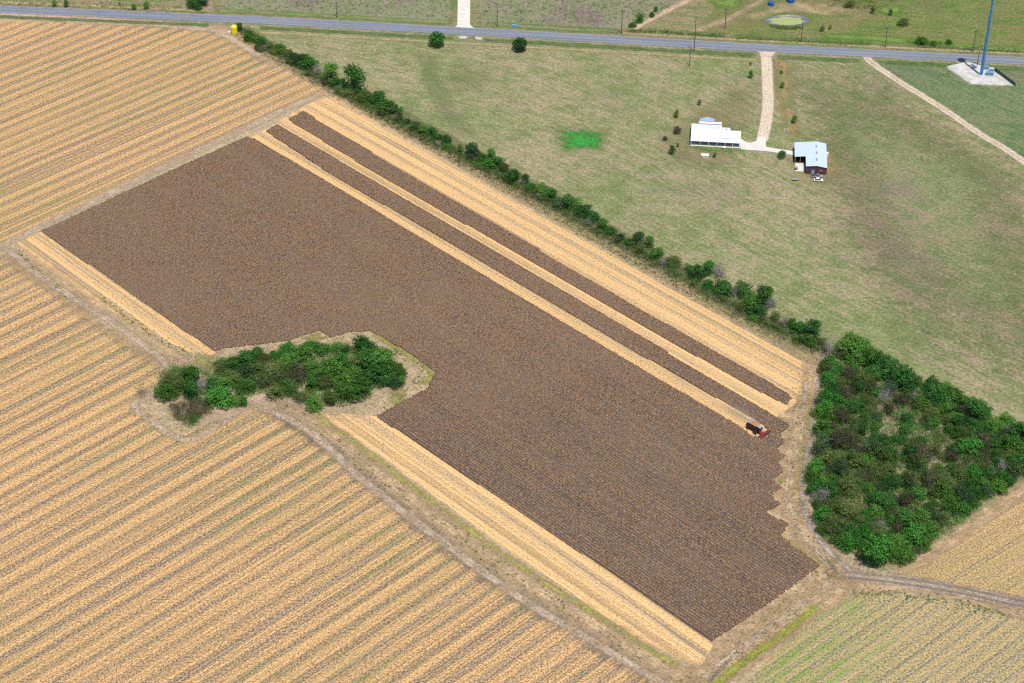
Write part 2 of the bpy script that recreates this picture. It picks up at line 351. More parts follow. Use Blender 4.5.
ribbon('dirt_track', [(4, 246), (40, 276), (105, 318), (150, 350), (170, 372), (152, 392), (134, 404), (150, 420), (184, 440), (215, 428), (240, 410), (262, 408), (310, 432), (365, 482), (440, 540), (520, 598), (610, 652), (700, 705)], 5, .075, M_dirt)
ribbon('field_margin', [(262, 402), (310, 422), (370, 466), (450, 528), (530, 584), (620, 640), (700, 690)], 14, .055, M_margin)
ribbon('yellow_weeds', [(310, 410), (360, 446), (430, 500), (520, 566), (610, 624), (680, 668)], 3.6, .058, earth('yellow_d', (.33, .32, .08), (.40, .33, .14), .3, .7, 1.2, .15, patchy=.85))
ribbon('soil_strip', [(270, 408), (330, 450), (420, 526), (500, 586), (590, 640), (660, 684)], 10, .06, M_soil)
patch('soil_strip', [(133, 386), (143, 378), (152, 392), (144, 404), (134, 402)], .078, M_soil)
# clearing round the left grove
patch('clearing', [(130, 404), (150, 372), (165, 352), (205, 352), (222, 346), (278, 341), (301, 336), (319, 331), (331, 337), (348, 332), (385, 334), (413, 352), (438, 373), (418, 398), (384, 414), (340, 422), (262, 412), (190, 442)], .08, M_margin2, centre=(270, 380))
patch('yellow_weeds', [(196, 350), (216, 355), (212, 372), (190, 366)], .09, M_yel)
patch('yellow_weeds', [(300, 338), (318, 330), (330, 338), (310, 344)], .09, M_yel)
ribbon('yellow_weeds', [(374, 334), (400, 350), (432, 372), (420, 386)], 5, .09, M_yel)
patch('yellow_weeds', [(388, 388), (404, 384), (408, 400), (394, 412), (386, 402)], .09, M_yel)
# right margin between crop and wood
poly('field_margin', [(790, 356), (812, 352), (818, 372), (806, 428), (800, 470), (806, 520), (840, 560), (856, 576), (830, 606), (716, 694), (690, 676), (706, 640), (768, 600), (816, 566), (776, 528), (760, 500), (768, 440), (785, 404)], .035, M_margin)
ribbon('field_margin', [(818, 345), (812, 390), (800, 430), (792, 480), (800, 522), (835, 566), (850, 580)], 12, .056, M_margin)
ribbon('field_margin', [(850, 578), (815, 602), (770, 634), (730, 662), (690, 690)], 17, .056, M_margin)
ribbon('dirt_track', [(824, 350), (820, 380), (811, 430), (804, 470), (805, 510), (822, 543), (846, 566), (862, 577)], 4.2, .075, earth('pale_track', (.46, .38, .33), (.22, .195, .18), .22, .6, 1.1, .25, patchy=.8))
ribbon('dirt_track', [(806, 380), (802, 430), (794, 470), (790, 500), (800, 530), (826, 560), (842, 574)], 2.6, .077, earth('straw_track', (.48, .37, .27), (.34, .28, .20), .25, .6, 1.1, .25, patchy=.8))
ribbon('soil_strip', [(823, 556), (832, 566), (838, 573)], 2.2, .079, M_soil)
ribbon('dirt_track', [(700, 680), (740, 648), (790, 612), (838, 578)], 2.4, .079, earth('straw_track_b', (.52, .41, .30), (.38, .30, .21), .25, .6, 1.1, .25, patchy=.7))
ribbon('yellow_weeds', [(812, 392), (806, 430), (800, 465), (792, 498)], 4.5, .078, earth('yellow_b', (.40, .34, .09), (.36, .30, .12), .3, .7, 1.2, .2, patchy=.8, op=.45))
ribbon('yellow_weeds', [(779, 535), (800, 550), (822, 566)], 3.0, .058, earth('yellow_c', (.46, .37, .12), (.40, .31, .13), .3, .7, 1.0, .2, patchy=.5))
patch('yellow_weeds', [(774, 483), (783, 475), (786, 480), (780, 486)], .08, M_lime)
ribbon('dirt_track', [(842, 574), (880, 578), (940, 587), (1024, 604), (1200, 640)], 8, .08, earth('track_c', (.44, .34, .25), (.30, .24, .185), .35, .35, .7, .3, ruts=((.17, .155, .15), .35), patchy=.4))
ribbon('field_margin', [(846, 588), (900, 586), (960, 595), (1024, 612), (1180, 650)], 10, .055, M_margin)
ribbon('field_margin', [(890, 572), (920, 560), (960, 534), (1000, 505), (1060, 462)], 9, .057, M_margin)
ribbon('lime_strip', [(706, 694), (730, 672), (775, 640), (818, 606)], 4.6, .081, earth('lime_strip', (.30, .35, .03), (.28, .27, .08), .3, .6, 1.1, .25, patchy=.4))
ribbon('soil_strip', [(706, 684), (722, 668), (730, 660)], 2.2, .082, M_soil)
patch('wood_floor', [(832, 346), (850, 338), (905, 364), (960, 398), (1040, 440), (1040, 478), (985, 505), (940, 540), (900, 572), (860, 572), (820, 530), (808, 480), (816, 420), (824, 380)], .065, earth('wood_floor', (.31, .25, .17), (.17, .16, .09), .2, .3, .5, .2), centre=(890, 455))

# ------------------------------------------------------------------ road, drives, pads
k = G('asphalt'); P = k.pos(); a_ = R(-6.2)
n1 = k.noise(P, .6, 5, .7); nu = k.noise(k.comb(k.mul(uv_of(k, P, -6.2)[0], .02), k.mul(uv_of(k, P, -6.2)[1], .5), 0), 1, 3)
c_ = k.mix(k.step(k.add(n1, k.sub(nu, .5)), .3, .7), (.145, .165, .225), (.205, .225, .285))
sd_ = k.math('ABSOLUTE', k.sub(k.math('ABSOLUTE', k.attr('side')), .42))
c_ = k.mix(k.step(sd_, .05, .2, .35, 0), c_, (.15, .155, .19))
M_road = k.surf(c_, .8, .3, normal=k.bump(n1, .03, .5))
roadpts = [(-700, -25), (0, 9.2), (255, 19.8), (510, 33.7), (762, 48), (1024, 61), (2400, 130)]
ribbon('road', roadpts, 7.8, .14, M_road, straight=True, endfade=False)
def offs(pts, d, x0=None, x1=None):
    P = [g(*p) for p in pts]; out = []
    for i, p in enumerate(P):
        t = (P[min(len(P) - 1, i + 1)] - P[max(0, i - 1)]).normalized(); out.append((p.x - t.y * d, p.y + t.x * d))
    return out
wl = plain('road_paint_white', (.42, .42, .43), .7); yl = plain('road_paint_yellow', (.36, .30, .14), .7)
for dd, m_ in ((3.6, wl), (-3.6, wl), (.12, yl), (-.12, yl)):
    ribbon('road_marking', offs(roadpts, dd), .12, .146, m_, straight=True, raw=True, endfade=False, step=20)
sh = earth('road_shoulder', (.36, .31, .26), (.28, .26, .18), .4, .3, .6, .3)
ribbon('road_shoulder', offs(roadpts, 0), 10, .11, sh, straight=True, raw=True, endfade=False)
def along(x0, x1, d, n=8):
    P = [g(*p) for p in roadpts]; pts = []
    for i in range(n + 1):
        x = x0 + (x1 - x0) * i / n
        y = np.interp(x, [p[0] for p in roadpts], [p[1] for p in roadpts]); q = g(x, y); t = Vector((math.cos(R(-6.2)), math.sin(R(-6.2))))
        pts.append((q.x - t.y * d, q.y + t.x * d))
    return pts
for x0, x1, d, wd, m_ in ((-30, 214, -8.5, 5, M_dkgr), (262, 456, -8.5, 5, M_dkgr), (484, 756, -8.5, 6, M_dkgr), (776, 862, -9, 6, M_dkgr),
                          (885, 1100, -8.5, 6, M_dkgr), (210, 450, 8.5, 6, earth('verge_b', (.13, .21, .06), (.27, .25, .13), .3, .5, .8, .2)),
                          (482, 620, 9, 7, earth('verge_c', (.12, .20, .06), (.26, .24, .13), .3, .5, .8, .2)), (-30, 210, 8, 5, M_dgr2), (620, 1100, 7.5, 3.5, M_dgr2),
                          (262, 760, -13.5, 4, M_dgr2)):
    ribbon('road_verge', along(x0, x1, d), wd, .09, m_, raw=True)
def flare(name, px, z, mat): 
    return patch(name, px, z, mat)
ribbon('driveway', [(463.5, 27), (463.8, 18), (464, 0), (464.5, -60)], 6.6, .125, M_conc, endfade=False)
poly('driveway', [(448, 29.5), (456, 26.5), (460, 22), (468, 22), (472, 27), (482, 31.5)], .13, M_conc, jit=0)
ribbon('driveway', [(765, 49), (766.5, 60), (768, 100), (766, 122), (762, 141)], 6.4, .10, M_caliche, endfade=False)
patch('driveway', [(754, 48), (780, 50), (772, 58), (760, 57)], .12, M_caliche)
poly('driveway', [(740, 138), (745, 141.5), (751, 143), (756, 141), (759, 136.5), (765.5, 137), (766, 147), (781, 149.5), (795, 151.5), (795, 155.5), (766, 151.2), (741, 149.5)], .108, plain('drive_slab', (.60, .57, .52), .8, var=.1, sc=.3), jit=0)
ribbon('dirt_road', [(866, 55), (872, 63), (900, 82), (940, 107), (980, 134), (1024, 162), (1200, 290)], 5.5, .10, earth('dirt_road', (.52, .42, .32), (.42, .34, .25), .3, .3, .45, .3, ruts=((.58, .49, .39), .5), streak=.15), endfade=False)
ribbon('dirt_road', [(866, 55), (850, 55)], 3, .105, M_margin2)
patch('gravel_pad', [(944, 67), (966, 61), (995, 68.5), (1016, 86.5), (970, 85.5)], .10, M_grav, centre=(978, 76))
poly('gravel_pad', [(947, 67), (966, 61.5), (993, 68.5), (1014, 85.6), (972, 83.6)], .105, plain('pad_rock', (.50, .48, .46), .9, var=.25, sc=.25), jit=.3)
patch('gravel_pad', [(458, 36), (468, 36), (466, 39), (459, 39)], .12, M_grav)
patch('gravel_pad', [(474, 36.5), (483, 37), (482, 40), (475, 39.5)], .12, M_grav)
# garden ground round the two buildings
patch('garden_ground', [(655, 130), (690, 108), (760, 70), (764, 120), (750, 135), (740, 150), (745, 168), (700, 178), (665, 170)], .03, earth('garden', (.33, .25, .145), (.18, .22, .09), .12, .7, 1., .08, op=.7), centre=(705, 140))
M_gb = earth('garden_b', (.38, .27, .13), (.19, .24, .085), .12, .7, 1., .08, op=.7)
ribbon('garden_ground', [(782, 56), (784, 80), (788, 110), (796, 140)], 11, .035, M_gb)
patch('garden_ground', [(790, 138), (835, 138), (852, 160), (850, 182), (830, 194), (795, 190), (782, 165)], .037, M_gb)
patch('garden_ground', [(686, 142), (745, 148), (744, 154), (700, 152), (686, 150)], .045, earth('garden_c', (.09, .20, .04), (.18, .24, .08), .3, .6, .8, .3))
# irrigated patch: several ragged bright lobes
k = G('irrigated_grass'); P = k.pos()
n1 = k.noise(k.comb(k.mul(k.dot(P, (.995, -.105, 0)), .16), k.mul(k.dot(P, (.105, .995, 0)), .30), 2), 1, 5, .75)
al = k.step(k.sub(n1, k.mul(k.math('POWER', k.attr('edge'), 2.2), .26)), .30, .50)
M_irr = k.surf(k.mix(k.step(k.noise(P, .5, 4, .8), .35, .65), (.03, .16, .03), (.055, .31, .055)), .9, .1, alpha=al)
patch('lush_patch', [(556, 130), (580, 128), (606, 131), (607, 142), (604, 153), (585, 150), (562, 152), (557, 142)], .052, M_irr)
patch('lush_patch', [(545, 126), (612, 126), (614, 155), (560, 158), (545, 145)], .045, earth('lush_e', (.15, .26, .06), (.2, .26, .1), .15, .8, 1., .1, op=.6))
ribbon('lush_patch', [(428, 50), (430, 72), (440, 95), (452, 118), (470, 140)], 14, .04, earth('lush_f', (.15, .22, .085), (.22, .24, .12), .1, .6, .5, .07, op=.28))
patch('lush_patch', [(435, 66), (500, 60), (505, 80), (480, 100), (440, 90)], .042, earth('lush_g', (.16, .25, .07), (.22, .25, .11), .1, .6, .5, .07, op=.35))
# pond
pond = [(764 + 23 * math.cos(t) + 23, 20.5 + 5.6 * math.sin(t)) for t in np.linspace(0, 2 * math.pi, 24, endpoint=False)]
k = G('pond_water'); P = k.pos(); n1 = k.noise(P, .3, 5, .7)
al = k.step(k.add(n1, k.mul(k.sub(k.attr('edge'), .8), .9)), .42, .52, 1, 0)
M_water = k.surf(k.mix(al, (.13, .15, .17), (.30, .34, .13)), k.step(al, 0, 1, .12, .8), .5)
patch('pond_bank', [(787 + (x - 787) * 1.22, 20.5 + (y - 20.5) * 1.35) for x, y in pond], .09, earth('pond_bank', (.10, .24, .05), (.22, .26, .10), .3, .4, .5, .3))
patch('pond', pond, .11, M_water, centre=(788, 22.5))
patch('pond_bank', [(766, 17.5), (775, 15.2), (790, 14.2), (803, 15.5), (810, 18.5), (803, 17.6), (790, 16.6), (776, 17.4)], .115, earth('pond_mud', (.36, .34, .36), (.3, .28, .26), .4, .4, .5, .3), centre=(789, 16))

# ------------------------------------------------------------------ standing crop (a canopy with rows, real height)
k = G('dry_crop'); P = k.pos(); u, v = uv_of(k, P, -46)
spk = k.noise(P, 1.45, 1, .6); s2_ = k.noise(P, 2.0, 0); sp = k.add(k.sub(spk, .5), k.mul(k.sub(s2_, .5), .9))
big = k.noise(P, .02, 4, .6); rows = k.noise(k.comb(k.mul(u, .004), k.mul(v, .75), 4), 1, 0); pas = k.noise(k.comb(k.mul(u, .004), k.mul(v, .12), 44), 1, 3, .6)
near = k.step(k.math('ADD', k.dot(P, (0, 1, 0)), k.mul(big, 90)), 610, 740, 1, 0)                   # shade between rows, painted in below, is stronger on the near side
c_ = k.mix(k.step(sp, -.30, .30), (.046, .030, .024), (.25, .155, .098))
c_ = k.mix(k.mul(k.step(rows, .36, .56, 1, 0), k.add(.10, k.mul(near, .25))), c_, (.07, .058, .055))
c_ = k.mix(k.step(k.add(pas, k.mul(k.sub(big, .5), 1.2)), .42, .62, 0, .25), c_, (.185, .13, .09))
h1 = k.noise(P, 1.5, 0); h2 = k.noise(k.comb(k.dot(P, (1, 0, 0)), k.dot(P, (0, 1, 0)), 33), 1.3, 0)
c_ = k.mix(k.step(h1, .56, .70, 0, .45), c_, (.105, .083, .098)); c_ = k.mix(k.step(h1, .32, .46, .6, 0), c_, (.27, .15, .065)); c_ = k.mix(k.step(h2, .62, .72, 0, .45), c_, (.14, .14, .06)); c_ = k.mix(k.step(h2, .28, .38, .5, 0), c_, (.28, .22, .165))
fur = k.math('SINE', k.mul(v, 2 * math.pi / 1.24)); c_ = k.mix(k.mul(k.step(fur, -.5, .7, 0, 1), k.add(.15, k.mul(near, .62))), c_, (.045, .038, .036)); c_ = k.mix(k.mul(near, .15), c_, k.mix(1, c_, (1.35, 1.33, 1.3), 'MULTIPLY'))  # dark lines in the colour stand in for shade between the crop rows
M_crop = k.surf(c_, .9, .15)
def inside(px, py, poly_):
    r = np.zeros(len(px), bool); n = len(poly_)
    for i in range(n):
        x1, y1 = poly_[i]; x2, y2 = poly_[(i + 1) % n]
        c = ((y1 > py) != (y2 > py)) & (px < (x2 - x1) * (py - y1) / (y2 - y1 + 1e-12) + x1); r ^= c
    return r
def crop(name, px, label, h=.85):
    a = R(-46); cu, su = math.cos(a), math.sin(a)
    W = [(g(*p).x, g(*p).y) for p in px]
    U = [(x * cu + y * su, -x * su + y * cu) for x, y in W]
    u0 = min(p[0] for p in U); u1 = max(p[0] for p in U); v0 = min(p[1] for p in U); v1 = max(p[1] for p in U)
    du, dv = .6, .62; v0 = math.floor(v0 / 1.24) * 1.24
    nu_, nv = int((u1 - u0) / du) + 2, int((v1 - v0) / dv) + 3
    uu = u0 + du * np.arange(nu_); vv = v0 + dv * np.arange(nv)
    Ug, Vg = np.meshgrid(uu, vv, indexing='ij')
    r = np.random.default_rng(3)
    ridge = (np.arange(nv) % 2 == 0).astype(float)[None, :]
    rowh = 1 + .10 * r.standard_normal(nv)[None, :]
    Z = h * rowh * (.50 + .50 * ridge) + r.normal(0, .10, Ug.shape)
    Ug = Ug + r.normal(0, .10, Ug.shape); Vg = Vg + r.normal(0, .05, Vg.shape)
    cc_u = (uu[:-1] + uu[1:]) / 2; cc_v = (vv[:-1] + vv[1:]) / 2
    CU, CV = np.meshgrid(cc_u, cc_v, indexing='ij')
    jag = r.normal(0, .15, CU.shape[1])[None, :] * np.ones_like(CU)
    m = inside((CU + jag).ravel(), CV.ravel(), U).reshape(CU.shape)
    X = Ug * cu - Vg * su; Y = Ug * su + Vg * cu
    idx = np.arange(nu_ * nv).reshape(nu_, nv)
    I, J = np.nonzero(m)
    Q = np.stack([idx[I, J], idx[I + 1, J], idx[I + 1, J + 1], idx[I, J + 1]], 1)
    V = np.stack([X.ravel(), Y.ravel(), Z.ravel()], 1); N = len(V)
    Vb = V.copy(); Vb[:, 2] = .05
    mp = np.zeros((m.shape[0] + 2, m.shape[1] + 2), bool); mp[1:-1, 1:-1] = m
    sk = []
    for di, dj, A, B in ((-1, 0, (0, 0), (0, 1)), (1, 0, (1, 1), (1, 0)), (0, -1, (1, 0), (0, 0)), (0, 1, (0, 1), (1, 1))):
        e = m & ~mp[1 + di:mp.shape[0] - 1 + di, 1 + dj:mp.shape[1] - 1 + dj]; I2, J2 = np.nonzero(e)
        a_i = idx[I2 + A[0], J2 + A[1]]; b_i = idx[I2 + B[0], J2 + B[1]]
        sk.append(np.stack([a_i, b_i, b_i + N, a_i + N], 1))
    Q = np.concatenate([Q] + sk); V = np.concatenate([V, Vb])
    used = np.unique(Q); remap = np.zeros(len(V), np.int64); remap[used] = np.arange(len(used))
    me = mesh_quads(name, V[used], remap[Q])
    return tag(link(name, me, None, M_crop), label, 'crop', 'unharvested dark brown crop', 'stuff')
crop('standing_crop', [(42, 232), (146, 183), (248, 137), (307, 170), (504, 289), (600, 345), (742, 429), (752, 438), (768, 438), (768, 429), (757, 421), (680, 378), (510, 279), (324, 170), (266, 132), (277, 125), (354, 170), (510, 261), (645, 340), (760, 408), (788.5, 426),
      (788, 428), (778, 434.5), (785, 441.5), (775.5, 449.5), (784, 457), (777, 462.5), (782.5, 472.5), (771, 480.5), (781.5, 487.5), (769, 496), (780, 504), (766, 513), (788, 525), (779, 537), (819.5, 566),
      (765, 606), (712, 641), (545, 529), (377, 417), (428, 389), (436, 373), (413, 356), (385, 339), (370, 331), (350, 332), (331, 338), (319, 331), (301, 336), (290, 340), (278, 342), (222, 349), (215, 352)],
     'large dark brown unharvested crop block filling the middle of the picture')
crop('standing_crop', [(288, 120), (303, 112), (399, 170), (510, 234), (640, 310), (760, 377), (792, 398), (786, 405), (760, 392), (640, 325), (510, 250), (370, 170)],
     'narrow dark crop strip nearest the hedgerow, left standing between golden stubble')
k = G('cut_residue')

# ------------------------------------------------------------------ vegetation
def leafmat(name, dark, light, tr=.32):
    k = G(name); O = k.obj(); isl = k.island(); orr = k.orand()
    n = k.noise(O, 2.6, 3, .6)
    f = k.add(k.mul(isl, .6), k.add(k.mul(k.sub(n, .5), 1.9), k.mul(k.sub(orr, .5), .55)))
    c = k.mix(k.step(f, -.2, .9), dark, light)
    return k.surf(c, .75, .2, transl=tr)
L_green = leafmat('leaf_green', (.034, .105, .018), (.16, .36, .06))
L_bright = leafmat('leaf_bright_green', (.03, .14, .022), (.13, .40, .065))
L_deep = leafmat('leaf_deep_green', (.020, .076, .020), (.095, .28, .055))
L_olive = leafmat('leaf_olive', (.055, .090, .022), (.20, .28, .078))
L_brown = leafmat('leaf_brownish', (.05, .054, .028), (.15, .15, .08))
L_yel = leafmat('leaf_yellow_green', (.06, .085, .02), (.21, .24, .06))
L_grey = leafmat('twig_grey', (.13, .12, .11), (.34, .32, .30), .1)
L_blue = leafmat('leaf_blue_green', (.018, .060, .022), (.10, .20, .075))
L_rust = leafmat('leaf_rust', (.07, .055, .02), (.16, .12, .045))
B_bark = plain('bark', (.16, .125, .095), .9, var=.4, sc=3)
B_pale = plain('bark_pale', (.40, .37, .34), .9, var=.3, sc=3)

def leaves(centres, normals, size, r):
    n = len(centres); N = normals + r.normal(0, .55, (n, 3)); N /= np.linalg.norm(N, axis=1)[:, None] + 1e-9
    T = np.cross(N, r.normal(0, 1, (n, 3))); T /= np.linalg.norm(T, axis=1)[:, None] + 1e-9; B = np.cross(N, T)
    s = size * r.uniform(.6, 1.35, (n, 1)) * .5; b = s * r.uniform(.5, .9, (n, 1))
    V = np.stack([centres - T * s, centres - B * b, centres + T * s, centres + B * b], 1).reshape(-1, 3)
    return V, np.arange(4 * n).reshape(n, 4)
def crown_mesh(seed, n, leaf, lobes=9, spread=.55, lr=(.32, .5), flat=.8, ragged=.17, dense=.35, full=False):
    """unit crown: radius about 1, height about 1.6 x flat, base near z=0"""
    r = np.random.default_rng(seed); cen = []; rad = []
    if full: cen.append((0, 0, .85 * flat)); rad.append(.8)
    for i in range(6):
        a = i * 1.05 + r.uniform(-.4, .4); q = spread * r.uniform(.55, .95); cen.append((q * math.cos(a), q * math.sin(a), flat * r.uniform(.22, .42))); rad.append(r.uniform(.26, .40))
    for i in range(lobes):
        a = 2 * math.pi * (i + r.uniform(-.35, .35)) / lobes * 1.62; q = spread * math.sqrt(r.uniform(.05, 1)) * (.95 if i % 3 else .4)
        cen.append((q * math.cos(a), q * math.sin(a), flat * (.55 + r.uniform(0, .75) * (1 - q * .6)))); rad.append(r.uniform(*lr))
    cen = np.array(cen); rad = np.array(rad)
    p = rad ** 2 / (rad ** 2).sum(); k_ = r.choice(len(rad), n, p=p)
    d = r.normal(0, 1, (n, 3)); d /= np.linalg.norm(d, axis=1)[:, None]
    low = d[:, 2] < -.3; d[low, 2] *= -r.uniform(.2, 1, low.sum())
    # leaf clusters: pull directions towards a few points so that gaps open between
    cl = r.normal(0, 1, (34, 3)); cl /= np.linalg.norm(cl, axis=1)[:, None]
    near = cl[np.argmax(d @ cl.T, 1)]; d = d * .52 + near * .48; d /= np.linalg.norm(d, axis=1)[:, None]
    rr = np.where(r.random(n) < dense, r.uniform(.45, .9, n), r.normal(1.0, ragged, n))
    X = cen[k_] + d * (rad[k_] * rr)[:, None] * np.array([1, 1, flat])
    V, Q = leaves(X, d + np.array([0, 0, .25]), leaf, r)
    return mesh_quads('crown', V, Q), cen, rad
def tube(bm, a, b, ra, rb, seg=6):
    a = Vector(a); b = Vector(b); d = (b - a).normalized(); x = d.orthogonal().normalized(); y = d.cross(x)
    va = [bm.verts.new(a + (x * math.cos(t) + y * math.sin(t)) * ra) for t in [2 * math.pi * i / seg for i in range(seg)]]
    vb = [bm.verts.new(b + (x * math.cos(t) + y * math.sin(t)) * rb) for t in [2 * math.pi * i / seg for i in range(seg)]]
    for i in range(seg): bm.faces.new((va[i], va[(i + 1) % seg], vb[(i + 1) % seg], vb[i]))
    bm.faces.new(vb); bm.faces.new(va[::-1])
def trunk_mesh(cen, seed, tr=.065, base=-.25, twigs=0):
    r = random.Random(seed); bm = bmesh.new()
    tube(bm, (0, 0, base), (.02, .01, .15), tr, tr * .8, 8); tube(bm, (.02, .01, .15), (.04, -.02, .55), tr * .8, tr * .5, 7)
    for c in cen:
        s = (.02 + r.uniform(-.01, .01), .01, r.uniform(.05, .35)); m = Vector(s).lerp(Vector(c), .55) + Vector((0, 0, -.05))
        tube(bm, s, m, tr * .5, tr * .3, 5); tube(bm, m, c, tr * .3, tr * .1, 4)
        for _ in range(twigs):
            q = m.lerp(Vector(c), r.uniform(-.3, 1)); e = q + Vector((r.uniform(-.3, .3), r.uniform(-.3, .3), r.uniform(.05, .4)))
            tube(bm, q, e, tr * .16, tr * .05, 3)
    me = bpy.data.meshes.new('trunk'); bm.to_mesh(me); bm.free(); return me
shapes = {}
def shape(key, seed, bark=B_bark, tw=0, tr=.065, **kw):
    me, cen, rad = crown_mesh(seed, **kw); t = trunk_mesh(cen, seed, tr, twigs=tw); t.materials.append(bark); shapes[key] = (me, t)
for i, s_ in enumerate((11, 12, 13, 14, 15, 16, 17)): shape('broad%d' % i, s_, n=3600, leaf=.095, lobes=9 + i * 2, spread=.80, flat=.80, lr=(.24, .46))
for i, s_ in enumerate((21, 22)): shape('tall%d' % i, s_, n=3000, leaf=.10, lobes=11, spread=.62, flat=1.05, lr=(.36, .52))
for i, s_ in enumerate((31, 32)): shape('thin%d' % i, s_, n=1900, leaf=.09, lobes=12, spread=.74, flat=.85, ragged=.25, tw=5, bark=B_pale)
for i, s_ in enumerate((41, 42)): shape('bare%d' % i, s_, n=900, leaf=.07, lobes=10, spread=.7, flat=1.0, ragged=.35, dense=.5, tw=16, tr=.05, bark=B_pale)
shape('round0', 51, n=7500, leaf=.085, lobes=18, spread=.60, lr=(.38, .52), flat=.95, ragged=.07, full=True)
shape('young0', 61, n=800, leaf=.16, lobes=7, spread=.55, lr=(.35, .5), flat=1.2, ragged=.15, tr=.06)
mats = dict(green=L_green, bright=L_bright, deep=L_deep, olive=L_olive, brown=L_brown, yellow=L_yel, grey=L_grey, blue=L_blue, rust=L_rust)
cache = {}
COLW = dict(green='mid green', bright='bright green', deep='dark green', olive='olive green', brown='brownish', yellow='yellow green', grey='bare grey', blue='blue green', rust='rust coloured')
tree_trunk_done = {}
def tree(px, py, wpx, col, kind='broad', label='', cat='tree', group=None, hs=1., name=None, lift=None):
    """px,py = middle of the crown in the survey photo, wpx = crown width there"""
    depth = H / math.sin(PITCH + math.atan((py - 341.5) / FPX)) ; ppm = FPX / depth
    rad = wpx / ppm / 2
    key = kind + (str(int(rng.integers(0, {'broad': 7, 'tall': 2, 'thin': 2, 'bare': 2}.get(kind, 1)))))
    me, tm = shapes[key]; kk = (key, col)
    if kk not in cache:
        c = me.copy(); c.materials.clear(); c.materials.append(mats[col]); cache[kk] = c
    fl = 1.05 if kind in ('tall', 'young') else (.82)
    st = (.04 if kind != 'young' else .35) * rad; rad *= 1.12
    zc = (st + .75 * fl * rad * hs)
    p = g(px, py, zc); base = Vector((p.x, p.y, 0))
    nm = name or {'broad': 'broadleaf_tree', 'tall': 'broadleaf_tree', 'thin': 'sparse_tree', 'bare': 'bare_tree', 'round': 'round_tree', 'young': 'young_tree'}[kind]
    e = thing(nm, label, cat, base, float(rng.uniform(0, 6.28)), group)
    s = rad * float(rng.uniform(.96, 1.04))
    sx = 1.0 if kind == 'round' else float(rng.uniform(.82, 1.2)); sc_ = (s * sx, s / sx, s * hs * (1.0 if kind == 'round' else float(rng.uniform(.85, 1.2))))
    c = bpy.data.objects.new('crown', cache[kk]); C.objects.link(c); c.parent = e; c.location = (0, 0, st); c.scale = sc_
    t = bpy.data.objects.new('trunk', tm); C.objects.link(t); t.parent = e; t.location = (0, 0, st); t.scale = sc_
    return e

# --- the two round trees, by the road
tree(437, 40.5, 17, 'deep', 'round', 'round dark green tree below the pale driveway mouth, left of the pair', group='round pasture trees')
tree(519.7, 45.5, 16, 'deep', 'round', 'round dark green tree in the pasture, right of the pair by the road', group='round pasture trees')
